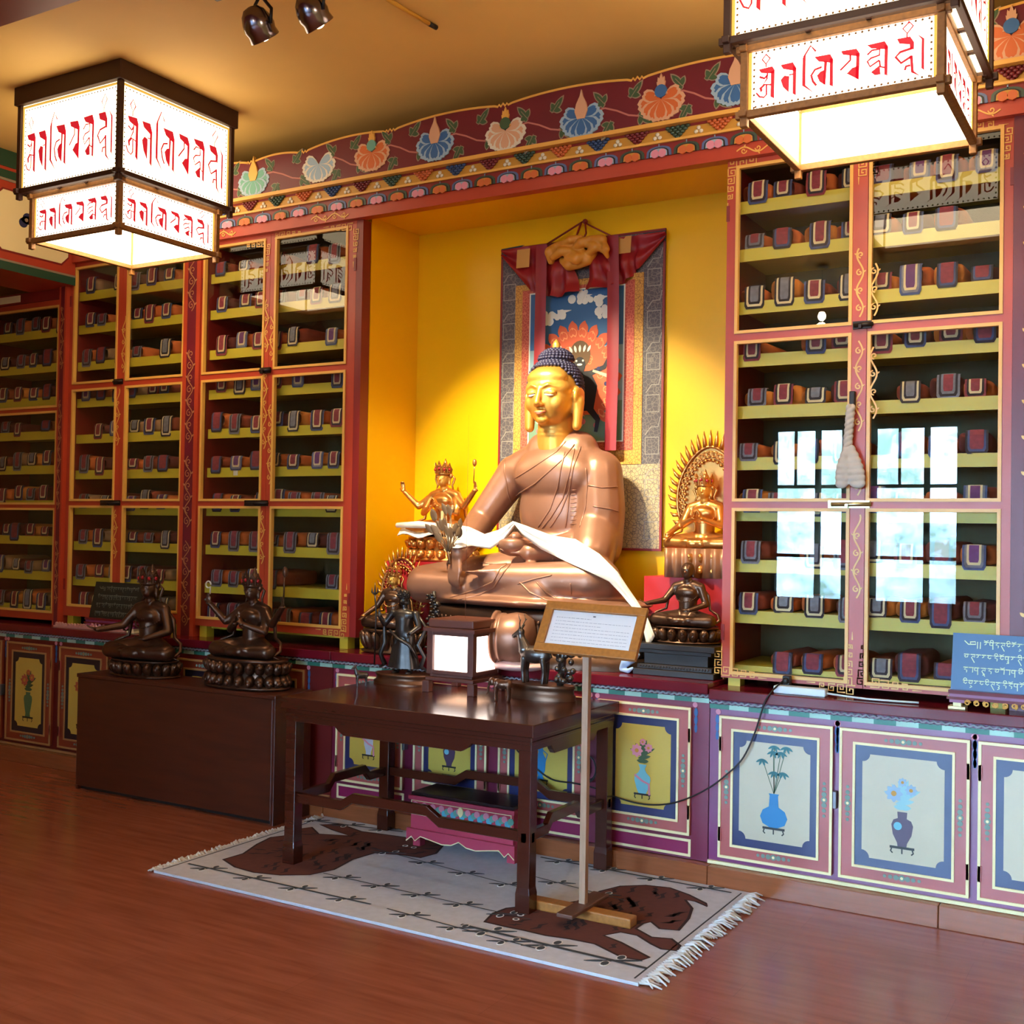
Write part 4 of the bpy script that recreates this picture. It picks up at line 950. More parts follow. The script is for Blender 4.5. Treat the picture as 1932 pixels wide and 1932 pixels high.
# ================================================================== smaller statues
def crown(mb, O, s, m=0, gem=1, n=5, tall=1):
    for k in range(n):
        a = -PI/2+(k-(n-1)/2)*.62; c = O+V((.098*s*math.cos(a), .098*s*math.sin(a), .055*s)); out = V((math.cos(a), math.sin(a), 0)); tn = V((-math.sin(a), math.cos(a), 0))
        H = (.16 if k == n//2 else .135)*s*tall; vs = [c-tn*.04*s, c+tn*.04*s, c+tn*.05*s+V((0, 0, H*.4))+out*.01*s, c+tn*.02*s+V((0, 0, H*.7))+out*.015*s, c+V((0, 0, H))+out*.02*s, c-tn*.02*s+V((0, 0, H*.7))+out*.015*s, c-tn*.05*s+V((0, 0, H*.4))+out*.01*s]
        b2 = [p-out*.016*s for p in vs]; N = 7
        mb.add(vs+b2, [tuple(range(N)), tuple(range(N, 2*N))[::-1]]+[(i, N+i, N+(i+1) % N, (i+1) % N) for i in range(N)], m)
        mb.ell(c+out*.014*s+V((0, 0, H*.38)), (.016*s, .016*s, .02*s), gem, None, 8, 6)
        for z in (.16, .62): mb.ell(c+out*.012*s+V((0, 0, H*z)), (.011*s, .011*s, .011*s), m, None, 6, 5)
    mb.lathe([(.098*s, 0), (.105*s, .014*s), (.098*s, .03*s)], O+V((0, 0, .042*s)), m, 24)
def deity(T, loc, S, mb_body, mface, mcrown, arms, crowned=True, seat=None, rz=0, bun=True, scarf=True, feet=True, gem=None):
    O0 = V((0, 0, 0)); R = Matrix.Translation(V(loc)) @ Matrix.Rotation(rz, 4, 'Z') @ Matrix.Scale(S, 4)
    b = MB()
    for sg in (-1, 1):
        b.cap((sg*.1, .02, .1), (sg*.36, -.13, .09), .12, .085).cap((sg*.36, -.15, .085), (-sg*.06, -.24, .08), .08, .055)
        b.ell((-sg*.12, -.24, .105), (.07, .035, .03))
        b.cap((sg*.17, .04, .50), (sg*.06, .05, .53), .062, .07)
    b.ell((0, .02, .08), (.3, .2, .075)).ell((0, .04, .14), (.15, .13, .1)).cap((0, .04, .16), (0, .04, .34), .115, .12).ell((0, .03, .42), (.17, .1, .13)).ell((0, -.04, .44), (.13, .05, .07)).cap((0, .035, .52), (0, .02, .62), .05, .05)
    for sg, e, w, hd, nr in arms:
        s_ = V((sg*.18, .035, .49)); b.chain([s_, e], [.056, .042]).chain([e, w], [.042, .03]); hand(b, w, hd, nr, .075, .35, 0, sg)
    b.xf(R).blob('body', mb_body, T, max(.0045, .0125*S), 3)
    h = MB(); c = V((0, .01, .71))
    h.ell(c, (.078, .088, .1)).ell(c+V((0, -.022, -.03)), (.064, .066, .075)).cap(c+V((0, -.08, .015)), c+V((0, -.094, -.02)), .008, .013).ell(c+V((0, -.078, -.052)), (.022, .012, .007)).cap(c+V((0, .01, -.05)), c+V((0, .012, -.12)), .048, .052)
    for sg in (-1, 1):
        h.cap(c+V((sg*.08, .01, .02)), c+V((sg*.082, .005, -.075)), .016, .014).ell(c+V((sg*.03, -.075, .01)), (.02, .01, .01)).cap(c+V((sg*.012, -.085, .028)), c+V((sg*.05, -.07, .03)), .005, .004)
    h.xf(R).blob('head', mface, T, max(.003, .0075*S), 2)
    o = MB(); c2 = c
    o.ell(c2+V((0, .02, .03)), (.084, .09, .09), 0).ell(c2+V((0, .03, .135)), (.045, .045, .06), 0) if bun else o.ell(c2+V((0, .02, .03)), (.083, .09, .085), 0)
    if crowned:
        crown(o, c2, 1.0); o.tube([c2+V((0, .03, .17)), c2+V((0, .03, .2)), c2+V((0, .03, .25))], [.03, .022, .003], 0, 8)
        for sg in (-1, 1):
            o.ell(c2+V((sg*.1, .0, .03)), (.024, .02, .03), 0); o.tube([c2+V((sg*.1, .02, .05)), c2+V((sg*.14, .03, .0)), c2+V((sg*.105, .03, -.08)), c2+V((sg*.13, .02, -.16))], [.008, .016, .014, .006], 0, 6)
    for q, rr, z in ((14, .1, .485), (22, .15, .40)):
        for k in range(q):
            a = PI+PI*k/(q-1); dz = -.1*math.sin(PI*k/(q-1)); o.ell(V((rr*math.cos(a), .03+.62*rr*math.sin(a)-.05*math.sin(PI*k/(q-1)), z+dz+.02)), .0085, 0, None, 6, 5)
    if scarf:
        for sg in (-1, 1):
            o.tube([V((sg*.16, .05, .54)), V((sg*.27, .06, .40)), V((sg*.30, .05, .22)), V((sg*.42, .0, .17)), V((sg*.46, -.05, .10)), V((sg*.40, -.1, .04)), V((sg*.48, -.1, .02))], [.012, .02, .018, .016, .02, .016, .004], 0, 6)
    for sg, e, w, hd, nr in arms: 
        o.lathe([(.03, -.012), (.04, 0), (.03, .012)], V(w), 0, 10)
    o.xf(R).build('ornaments', [mcrown, gem or m_gem], T)
UPL = (-1, (-.33, -.04, .37), (-.52, -.10, .56), (-.1, -.1, 1), (.3, -1, .1)); UPR = (1, (.33, -.04, .37), (.52, -.10, .56), (.1, -.1, 1), (-.3, -1, .1))
PRL = (-1, (-.24, -.06, .29), (-.05, -.19, .37), (.3, -.25, 1), (1, 0, 0)); PRR = (1, (.24, -.06, .29), (.05, -.19, .37), (-.3, -.25, 1), (-1, 0, 0))
REST = (-1, (-.27, -.02, .31), (-.36, -.22, .18), (-.15, -.6, -.6), (0, -.6, .6)); LAP = (1, (.26, .0, .29), (.1, -.16, .22), (-1, -.15, .05), (0, -.2, 1))
OFFER = (-1, (-.28, -.06, .33), (-.44, -.24, .29), (-.6, -.6, .25), (0, -.3, 1))
def mandorla(T, c, rx, rz, mat, n=26, th=.02, back=None):
    m = MB(); c = V(c); pts = []
    for k in range(n+1):
        a = -.5+(PI+1.0)*k/n; q = V((rx*math.cos(a), 0, rz*math.sin(a)*(1+.12*max(0, math.sin(a))**4))); pts.append(c+q)
        L = .055*rz/.25; d = V((math.cos(a), 0, math.sin(a)))
        m.tube([c+q, c+q+d*L*.6+V((0, 0, L*.15)), c+q+d*L+V((0, 0, L*.6))], [L*.24, L*.2, L*.03], 0, 6)
        m.tube([c+q*.86+V((L*.25*math.cos(t), -.008, L*.25*math.sin(t))) for t in [i*PI/5 for i in range(9)]], L*.07, 0, 5)
        m.ell(c+q*.74+V((0, -.01, 0)), (L*.17, L*.14, L*.17), 0, None, 7, 5)
    m.tube(pts, th*.6, 0, 8).tube([c+(p-c)*.8 for p in pts], th*.35, 0, 6)
    vs = [c+V((0, .008, 0))]+[p+V((0, .008, 0)) for p in pts]+[c+V((0, .016, 0))]+[p+V((0, .016, 0)) for p in pts]; k2 = n+2
    m.add(vs, [(0, i+1, i+2) for i in range(n)]+[(k2, k2+i+2, k2+i+1) for i in range(n)], 1 if back else 0)
    m.build('mandorla', [mat, back or mat], T)
G_ = 'small altar statues'
# gilded four armed statue, viewer's left in the niche
blk = MB().box(-3.76, -3.30, 5.06, 5.34, .861, 1.335)
tag(blk.build('red_pedestal', M('red_silk_cover', '#a5141f', .55)), 'red cloth covered block under the gilded four armed statue', 'pedestal', 'red covered blocks')
x2 = at(835, 1000, 5.19).x
T = thing('deity_statue', 'gilded four armed crowned statue with raised hands on red block', 'statue', (x2, 5.19, 1.336), G_)
lotus((x2, 5.19, 1.336), .225, .125, .135, 2, 20).build('lotus_base', m_gilt, T)
deity(T, (x2, 5.19, 1.47), .45, m_gilt, m_gf, m_gilt, [UPL, UPR, PRL, PRR])
MB().tube([V((x2+.49*.45, 5.15, 1.76)), V((x2+.5*.45, 5.15, 1.88))], .003).ell((x2+.5*.45, 5.15, 1.87), (.012, .012, .02)).build('flower_staff', m_gilt, T)
c = MB(); rg = []
for i in range(9):
    for j in range(5):
        u, v_ = i/8, j/4; rg.append(V((x2-.2+.27*u, 5.05+.1*v_-.0, 1.518+.012*math.sin(u*9+j)-.05*(1-v_)**3+.006*math.cos(j*2.2))))
c.add(rg, [(i*5+j, (i+1)*5+j, (i+1)*5+j+1, i*5+j+1) for i in range(8) for j in range(4)], 0, True)
c.tube([V((x2-.21, 5.06, 1.53)), V((x2-.06, 5.05, 1.535)), V((x2+.06, 5.05, 1.53))], [.012, .017, .013], 0, 10)
tag(c.build('folded_scarf', m_silk, None, 0, False, .006), 'folded white scarf lying over the lap of the gilded four armed statue', 'scarf')
# gold faced statue with flaming mandorla, low at the niche corner
T = thing('deity_statue', 'gold faced statue with flaming red mandorla behind the dark standing figure', 'statue', (-3.565, 4.865, .861), G_)
lotus((-3.565, 4.865, .861), .185, .12, .125, 1, 18).build('lotus_base', m_brd, T)
deity(T, (-3.565, 4.865, .985), .37, m_brd, m_gf, m_gilt, [REST, LAP])
mandorla(T, (-3.565, 4.935, 1.16), .13, .175, m_gilt, 22, .014, M('red_mandorla_back', '#a8202a', .5))
# dark standing figure on the table
m_dsil = M('blackened_silver', '#433d3b', .36, .8, var=.25, vs=25)
def standing(T, c, H):
    c = V(c); s = H/1.0; R = Matrix.Translation(c) @ Matrix.Diagonal((s*1.2, s*1.1, s, 1)); b = MB()
    for sg in (-1, 1):
        b.cap((sg*.06, 0, .45), (sg*.075, -.01, .24), .065, .05).cap((sg*.075, -.01, .24), (sg*.08, .0, .03), .05, .03).ell((sg*.085, -.03, .018), (.03, .055, .018))
    b.ell((0, 0, .47), (.115, .075, .09)).cap((0, 0, .5), (0, .0, .66), .085, .095).ell((0, 0, .7), (.13, .075, .075)).cap((0, 0, .76), (0, -.005, .82), .035, .035)
    b.chain([(-.135, 0, .72), (-.22, -.03, .58), (-.25, -.09, .68)], [.042, .032, .024]); hand(b, (-.25, -.09, .68), (0, -.1, 1), (.4, -1, 0), .05)
    b.chain([(.135, 0, .72), (.19, -.02, .57), (.14, -.1, .50)], [.042, .032, .024]); hand(b, (.14, -.1, .5), (-.2, -.2, -1), (-.2, -1, 0), .05)
    b.xf(R).blob('body', m_dsil, T, .0045, 2)
    h = MB(); q = V((0, -.01, .875)); h.ell(q, (.05, .055, .065)).cap(q+V((0, -.055, .005)), q+V((0, -.062, -.015)), .006, .009).cap(q, q+V((0, .01, -.08)), .03, .034)
    for sg in (-1, 1): h.cap(q+V((sg*.05, .005, .01)), q+V((sg*.052, 0, -.045)), .01, .009)
    h.xf(R).blob('head', m_dsil, T, .003, 2)
    o = MB(); crown(o, q, .62, 0, 0); o.ell(q+V((0, .015, .07)), (.035, .035, .055))
    # skirt folds and long scarf
    sk = []
    for i in range(25):
        a = 2*PI*i/24
        for z, r in ((.50, .1), (.36, .125), (.2, .15), (.07, .175)): sk.append(V((r*math.cos(a)*(1+.09*math.sin(a*7)), .62*r*math.sin(a)*(1+.09*math.sin(a*7)), z)))
    o.add(sk, [(i*4+j, i*4+j+1, (i+1)*4+j+1, (i+1)*4+j) for i in range(24) for j in range(3)], 0, True)
    for sg in (-1, 1):
        o.tube([V((sg*.14, 0, .74)), V((sg*.26, .02, .56)), V((sg*.2, -.05, .36)), V((sg*.27, -.03, .22)), V((sg*.22, -.02, .1)), V((sg*.3, 0, .05))], [.012, .022, .026, .024, .028, .006], 0, 8)
    o.tube([V((-.14, -.06, .52)), V((0, -.11, .42)), V((.12, -.09, .36)), V((.2, -.05, .2))], [.012, .02, .022, .01], 0, 8)
    o.xf(R).build('skirt_and_scarf', m_dsil, T)
    f = MB()
    for k in range(11):
        z = .08+.085*k; x = .345+.03*math.sin(k*1.7); f.ell((x, .02, z), (.05+.012*(k % 2), .035, .042), 0, None, 10, 7)
        for a in range(5): f.ell((x+.045*math.cos(a*1.25+k), -.01, z+.035*math.sin(a*1.25+k)), (.02, .018, .014), 0, None, 7, 5)
    f.tube([V((.33, .02, .02)), V((.36, .02, .5)), V((.34, .02, 1.0))], .02, 0, 6)
    f.xf(R).build('flower_stem', m_dsil, T)
    g = MB(); g.tube([V((-.30, -.09, .10)), V((-.29, -.09, .72)), V((-.31, -.09, .95))], .009, 0, 6)
    for x, z in ((-.31, 1.08), (-.345, 1.02), (-.275, 1.02)): g.tube([V((-.31, -.09, .93)), V((x, -.09, .96)), V((x, -.09, z))], [.009, .012, .002], 0, 6)
    g.xf(R).build('trident_staff', m_dsil, T)
tx, ty = -3.285, 4.575
T = thing('standing_statue', 'dark bronze standing figure with flower stem and trident at the back of the table', 'statue', (tx, ty, .752), G_)
MB().lathe([(1, 0), (1, .012), (.93, .018), (.9, .035), (.95, .042), (.95, .05), (.88, .052)], (tx, ty, .752), 0, 40, .165, .1).build('oval_base', M('brown_bronze_base', '#5e3f2e', .35, .7), T)
standing(T, (tx, ty, .80), .41)
# right hand pair
blk = MB().box(-2.25, -1.80, 5.12, 5.345, .861, 1.30)
tag(blk.build('red_pedestal', M('red_silk_cover', '#a5141f')), 'red cloth covered block behind the dark seated figure at the niche corner', 'pedestal', 'red covered blocks')
x5 = at(1330, 920, 5.22).x
T = thing('deity_statue', 'gilded crowned statue with leafy mandorla, half behind the brass bolted cabinet', 'statue', (x5, 5.21, 1.301), G_)
lotus((x5, 5.21, 1.301), .165, .11, .13, 2, 18).build('lotus_base', m_gilt, T)
deity(T, (x5, 5.21, 1.43), .41, m_gilt, m_gf, m_gilt, [REST, PRR, PRL])
mandorla(T, (x5, 5.29, 1.68), .17, .23, m_gilt, 26, .014)
c = MB(); vs = []
for i in range(31):
    x = x5-.15+.29*i/30; y = 5.095-.012*math.sin(i*1.25)
    for z in (1.44, 1.38, 1.30): vs.append(V((x, y-.012*(1.44-z), z)))
c.add(vs, [(i*3+j, i*3+j+1, (i+1)*3+j+1, (i+1)*3+j) for i in range(30) for j in range(2)], 0, True)
tag(c.build('pleated_cloth', M('copper_silk', '#9a6a4c', .4, .3), None, 0, False, .004), 'pleated copper cloth hanging under the gilded mandorla statue', 'cloth')
x6 = at(1296, 1150, 4.98).x
T = thing('stepped_pedestal', 'dark carved stepped pedestal under the dark seated figure', 'pedestal', (x6, 4.965, .861))
p = MB()
for z0, z1, w, d in ((0, .028, .195, .15), (.028, .05, .18, .135), (.05, .10, .155, .115), (.10, .118, .175, .13), (.118, .145, .195, .145)): p.box(x6-w, x6+w, 4.965-d, 4.965+d, .861+z0, .861+z1)
F = wallF(x6, 4.965-.115, .861+.075)
for k in range(-3, 4): p.stroke(F, spiral((k*.042, 0), .018, .004, 0, 1.6, 12), .005, 0, .003)
for k in range(24): p.ell((x6-.165+k*.0143, 4.965-.135, .861+.04), (.006, .004, .006), 0, None, 6, 5)
p.build('steps', M('grey_bronze', '#3d3634', .4, .7), T, .003)
T = thing('deity_statue', 'dark bronze seated figure holding out its hand on the stepped pedestal', 'statue', (x6, 4.965, 1.007), G_)
lotus((x6, 4.965, 1.007), .165, .11, .075, 1, 18).build('lotus_base', m_brd, T)
deity(T, (x6+.005, 4.965, 1.08), .36, m_brd, m_brd, m_brd, [OFFER, LAP], False, bun=False)
c = MB(); c.tube([V((x6-.27, 4.84, .875)), V((x6-.24, 4.835, .91)), V((x6-.2, 4.83, .93)), V((x6-.17, 4.825, .955))], [.008, .025, .02, .01], 0, 10).tube([V((x6-.27, 4.84, .873)), V((x6-.22, 4.82, .872)), V((x6-.19, 4.81, .89))], [.008, .012, .006], 0, 8)
tag(c.blob('cloth_scrap', M('pale_blue_silk', '#9db6d6', .5), None, .004, 3), 'small pale blue cloth knotted at the foot of the stepped pedestal', 'cloth')
# two statues on the plain chest
T = thing('deity_statue', 'dark bronze seated statue with yellow lit knee, first on the plain chest, beside the tablet', 'statue', (-5.06, 4.545, .657), G_)
lotus((-5.06, 4.545, .657), .245, .135, .095, 1, 20).build('lotus_base', m_brd, T)
deity(T, (-5.05, 4.555, .75), .56, m_brd, m_brd, m_brd, [OFFER, LAP], True, rz=.1)
T = thing('deity_statue', 'dark bronze four armed statue on double lotus base on the plain chest', 'statue', (-4.275, 4.535, .657), G_)
lotus((-4.275, 4.535, .657), .275, .145, .16, 2, 24).build('lotus_base', m_brd, T)
deity(T, (-4.27, 4.555, .812), .50, m_brd, m_brd, m_brd, [UPL, UPR, PRL, PRR])
hx0 = V((-4.27-.53*.5, 4.50, .812+.70*.5))
MB().tube([hx0+V((.018*math.cos(t)-.0, 0, .018*math.sin(t)+.03)) for t in [i*PI/6 for i in range(12)]]+[hx0+V((.015, 0, -.02))], .004, 0, 6).build('prayer_beads', M('white_beads', '#d8d2c4', .4), T)
MB().tube([V((-4.27+.54*.5, 4.50, .812+.6*.5)), V((-4.27+.55*.5, 4.50, .812+.95*.5))], .004).ell((-4.27+.555*.5, 4.5, .812+.93*.5), (.014, .014, .028)).build('flower_staff', m_brd, T)
# ================================================================== hanging scroll painting
def brocade(name, c1, c2, c3, sc):
    m = bpy.data.materials.new(name); m.use_nodes = True; t = m.node_tree; p = t.nodes['Principled BSDF']; p.inputs['Roughness'].default_value = .6
    tc = t.nodes.new('ShaderNodeTexCoord'); v = t.nodes.new('ShaderNodeTexVoronoi'); v.inputs['Scale'].default_value = sc; v.feature = 'DISTANCE_TO_EDGE'
    w = t.nodes.new('ShaderNodeTexVoronoi'); w.inputs['Scale'].default_value = sc*2.6
    r = t.nodes.new('ShaderNodeValToRGB'); e = r.color_ramp.elements; e[0].position = .03; e[0].color = (*hx(c2), 1); e[1].position = .09; e[1].color = (*hx(c1), 1)
    r2 = t.nodes.new('ShaderNodeValToRGB'); e = r2.color_ramp.elements; e[0].position = .16; e[0].color = (1, 1, 1, 1); e[1].position = .24; e[1].color = (0, 0, 0, 1)
    mx = t.nodes.new('ShaderNodeMix'); mx.data_type = 'RGBA'; mx.inputs['B'].default_value = (*hx(c3), 1)
    t.links.new(tc.outputs['Object'], v.inputs['Vector']); t.links.new(tc.outputs['Object'], w.inputs['Vector']); t.links.new(v.outputs['Distance'], r.inputs['Fac']); t.links.new(w.outputs['Distance'], r2.inputs['Fac'])
    t.links.new(r2.outputs['Color'], mx.inputs['Factor']); t.links.new(r.outputs['Color'], mx.inputs['A']); t.links.new(mx.outputs['Result'], p.inputs['Base Color']); return m
TY = 5.352; a_, b_ = at(947, 470, TY), at(1257, 431, TY); tx0, tx1, tzt = a_.x, b_.x, (a_.z+b_.z)/2; tzb = at(1245, 1040, TY).z
TW, THH = tx1-tx0, tzt-tzb
T = thing('scroll_painting', 'silk bordered scroll painting with red veil hung on the yellow niche wall', 'painting', ((tx0+tx1)/2, TY, tzb))
F = wallF(tx0, TY, tzb); fz = lambda f: THH*(1-f)
k = MB().rect(F, 0, TW, 0, THH, 0, .004, -.004).rect(F, 0, TW, 0, fz(.73), 1, .005).ring(F, 0, TW, 0, THH, .012, 2, .006)
for x0 in (0, TW*.88):
    for i in range(7):
        b0 = .06+i*.215; k.ring(F, x0+.02, x0+TW*.12-.02, b0, b0+.09, .004, 3, .006)
        k.stroke(F, [(x0+.02, b0+.1), (x0+.05, b0+.14), (x0+.09, b0+.14), (x0+TW*.12-.015, b0+.19)], .005, 3, .006)
k.build('brocade_border', [brocade('grey_brocade_silk', '#4c4448', '#6f655f', '#36313a', 48), brocade('cream_brocade_silk', '#a8946f', '#6d6156', '#85737a', 52), m_dred, M('silver_thread', '#8d857c', .5)], T)
k = MB().rect(F, TW*.10, TW*.88, fz(.73), fz(.13), 0, .008).rect(F, TW*.147, TW*.83, fz(.685), fz(.15), 1, .010)
k.build('inner_border', [brocade('gold_brocade_silk', '#c08a34', '#8d5a1e', '#d8ab58', 60), brocade('red_brocade_silk', '#a8402e', '#c86a4a', '#8a2a28', 60)], T)
pz0, pz1 = fz(.655), fz(.165); q = MB(); pxa, pxb = TW*.2, TW*.77; pw = pxb-pxa; ph = pz1-pz0
X = lambda u: pxa+pw*u
Z = lambda v: pz0+ph*v
q.rect(F, pxa, pxb, pz0, pz1, 0, .011); q.rect(F, pxa, pxb, pz0, Z(.62), 1, .0115); q.rect(F, pxa, pxb, pz0, Z(.26), 2, .012); q.ring(F, pxa-.006, pxb+.006, pz0-.006, pz1+.006, .007, 3, .0125)
rr_ = random.Random(9)
for cx_, cz_ in ((.16, .83), (.3, .86), (.8, .84), (.52, .95), (.7, .93)):
    for i in range(7): q.disc(F, X(cx_+rr_.uniform(-.08, .08)), Z(cz_+rr_.uniform(-.03, .03)), rr_.uniform(.012, .026), 3, .0125+.0002*i, 10)
    q.stroke(F, [(X(cx_), Z(cz_)), (X(cx_+.15), Z(cz_+.01))], [.03, .002], 3, .0124)
FC_ = lambda a, r=1: (X(.5)+pw*.43*r*math.cos(a), Z(.40)+ph*.36*r*math.sin(a))
q.poly(F, [FC_(-.75+k*.1, .93) for k in range(47)], 4, .0135)
for k in range(34):
    a = -.7+k*.135
    for r_, s_, mm, h_ in ((.93, .052, 4, .0133), (.86, .036, 5, .0138), (.87, .026, 4, .0141)):
        c_ = FC_(a, r_); q.poly(F, leafpts((c_[0]-s_*.5*math.cos(a+.3), c_[1]-s_*.5*math.sin(a+.3)), a+.35*(1 if k % 2 else -.6), s_*1.5, s_*.85), mm, h_+.00001*k)
for i in range(26): u = rr_.uniform(.15, .85); v = rr_.uniform(.15, .66); q.stroke(F, spiral((X(u), Z(v)), .02, .004, rr_.uniform(0, 6), 1.1, 9), .004, 5, .0138)
q.disc(F, X(.55), Z(.57), .062, 6, .0145, 20, .075)
q.disc(F, X(.55), Z(.5), .034, 7, .0155, 16, .045); q.poly(F, [(X(.4), Z(.2)), (X(.36), Z(.36)), (X(.44), Z(.46)), (X(.66), Z(.46)), (X(.74), Z(.36)), (X(.7), Z(.2))], 7, .015)
for i in range(5): q.poly(F, leafpts((X(.47+.04*i), Z(.585)), PI/2+(2-i)*.25, .04, .014), 3, .016)
for sg in (-1, 1):
    q.disc(F, X(.55+sg*.035), Z(.53), .006, 3, .0165, 8)
    q.stroke(F, [(X(.55+sg*.1), Z(.44)), (X(.55+sg*.26), Z(.48)), (X(.55+sg*.34), Z(.58))], [.03, .024, .016], 7, .0155)
    q.stroke(F, [(X(.55+sg*.14), Z(.46)), (X(.55+sg*.3), Z(.42)), (X(.55+sg*.36), Z(.3)), (X(.55+sg*.3), Z(.16))], [.012, .02, .018, .004], 8, .016)
    q.disc(F, X(.55+sg*.35), Z(.6), .016, 3, .016, 10)
    q.disc(F, X(.55+sg*.2), Z(.47), .012, 9, .0165, 8); q.disc(F, X(.55+sg*.28), Z(.37), .012, 9, .0165, 8)
    q.stroke(F, [(X(.55+sg*.08), Z(.24)), (X(.55+sg*.2), Z(.14)), (X(.55+sg*.18), Z(.06))], [.04, .03, .02], 7, .0155)
q.stroke(F, spiral((X(.31), Z(.62)), .022, .022, 0, 1, 14), .005, 3, .0165)
q.disc(F, X(.55), Z(.505), .016, 3, .0162, 10, .006)
for i in range(14): q.disc(F, X(rr_.uniform(.03, .97)), Z(rr_.uniform(.02, .2)), rr_.uniform(.008, .02), rr_.choice((8, 10, 3)), .0127, 8)
q.build('painted_panel', [M('sky_blue_pigment', '#2c5a86', .6), M('pale_sky_pigment', '#7d98a2', .6), M('meadow_pigment', '#5f7a62', .6), M('cloud_pigment', '#d5d3c6', .6), M('flame_pigment', '#c8532c', .6), M('flame_line_pigment', '#e08a54', .6), M('halo_pigment', '#5a3e20', .6), M('blue_black_pigment', '#14121c', .6), M('scarf_pigment', '#b5a48c', .6), m_navy, M('rose_pigment', '#b8606a', .6)], T)
# red veil gathered up at the top
def sheet(mb, L, R_, n, mfun, m=0):
    "cloth between two edge polylines (lists of points of equal length) with folds"
    k0 = len(L); vs = []
    for i in range(k0):
        for j in range(n+1): t = j/n; vs.append(L[i]*(1-t)+R_[i]*t+V((0, mfun(i/(k0-1), t), 0)))
    mb.add(vs, [(i*(n+1)+j, i*(n+1)+j+1, (i+1)*(n+1)+j+1, (i+1)*(n+1)+j) for i in range(k0-1) for j in range(n)], m, True)
m_veil = M('crimson_silk_veil', '#8c0f17', .5)
vv = MB(); VP = lambda x, y, o=.03: at(x, y, TY-o)
for (c0, t0, ctr, low) in (((947, 472), (1010, 560), (1065, 470), [(1000, 548), (1022, 556), (1050, 560), (1072, 556), (1092, 548)]), ((1256, 436), (1195, 520), (1125, 470), [(1205, 505), (1180, 530), (1150, 540), (1125, 544), (1102, 546)])):
    U = [VP(*c0), VP(c0[0]*.7+ctr[0]*.3, c0[1]*.7+(ctr[1]-12)*.3), VP(c0[0]*.35+ctr[0]*.65, c0[1]*.35+(ctr[1]-14)*.65, .04), VP(ctr[0], ctr[1], .055), VP(ctr[0]+(8 if ctr[0] < 1090 else -8), ctr[1]+4, .06)]
    Dn = [VP(c0[0], c0[1]+12), VP(*low[0]), VP(low[1][0], low[1][1], .045), VP(low[2][0], low[2][1], .06), VP(low[4][0], low[4][1], .05)]
    s_ = 6; U2 = []; D2 = []
    for i in range(4):
        for q_ in range(s_): t = q_/s_; U2.append(U[i]*(1-t)+U[i+1]*t); D2.append(Dn[i]*(1-t)+Dn[i+1]*t)
    U2.append(U[4]); D2.append(Dn[4])
    sheet(vv, U2, D2, 14, lambda i, t: -.026*math.sin(i*30)*(.25+.75*t)*(i > .25)-.012*math.sin(t*9+i*5))
for c0, c1 in (((947, 470), (990, 462)), ((1256, 434), (1212, 440))):
    P = [VP(*c0, .02), VP(*c1, .02)]; vv.add([P[0], P[1], P[0]+V((0, 0, -.055))], [(0, 1, 2)], 1)
vv.build('silk_veil', [m_veil, M('dark_teal_silk', '#16303c', .5)], T)
rb = MB()
for pts in ([(1022, 462), (1020, 560), (1018, 655), (1016, 735)], [(1156, 445), (1157, 560), (1156, 690), (1151, 850)]):
    P = [VP(*p, .068) for p in pts]; sheet(rb, [p+V((-.033, 0, 0)) for p in P], [p+V((.033, 0, 0)) for p in P], 4, lambda i, t: -.004*math.sin(t*PI))
for px in (988, 1178): 
    P = [VP(px, 470 if px < 1000 else 446, .05), VP(px-2, 505 if px < 1000 else 478, .05)]; sheet(rb, [p+V((-.04, 0, 0)) for p in P], [p+V((.04, 0, 0)) for p in P], 2, lambda i, t: 0, 1)
rb.build('ribbons', [M('red_ribbon', '#830d1b', .5), M('gold_tab', '#c08a3e', .5)], T)
kn = MB()
for pts, r in (([(1040, 492), (1038, 476), (1050, 464), (1072, 462), (1092, 470), (1098, 480)], .026), ([(1044, 486), (1058, 474), (1080, 474), (1090, 486)], .022), ([(1062, 492), (1074, 500), (1092, 500), (1108, 490), (1120, 478)], .026), ([(1070, 486), (1088, 490), (1108, 480), (1124, 466), (1138, 456)], .022),
               ([(1084, 470), (1096, 458), (1116, 450), (1136, 452)], .022), ([(1098, 462), (1118, 462), (1140, 456), (1144, 470)], .016), ([(1060, 462), (1076, 452), (1096, 448)], .018), ([(1130, 470), (1142, 474), (1146, 484)], .014)):
    P = [VP(x_, y_, .06+.02*(k_ % 2)+.03*(r < .023)) for k_, (x_, y_) in enumerate(pts)]; kn.chain(P, [r*(.8+.4*((k_*3) % 2)) for k_ in range(len(P))])
kn.blob('silk_knot', M('amber_silk', '#c8862a', .5), T, .0045, 2)
cd = MB().tube([VP(1030, 462, .03), VP(1065, 440, .03), VP(1100, 418, .03), VP(1112, 425, .03), VP(1155, 446, .03)], .005, 0, 6).tube([VP(1096, 422, .04), VP(1086, 450, .06), VP(1092, 470, .08)], .006, 0, 6).tube([VP(1104, 420, .04), VP(1106, 440, .05), VP(1100, 452, .06)], .005, 0, 6).ell(VP(1104, 418, .03), .014)
cd.build('hanging_cord', m_dred, T)
tag(MB().tube([at(1104, 418, TY-.03), at(1104, 416, NY)], .005, 0, 6).ell(at(1104, 417, TY-.035), .008).build('wall_hook', m_iron), 'small dark hook carrying the scroll painting cord', 'hook')
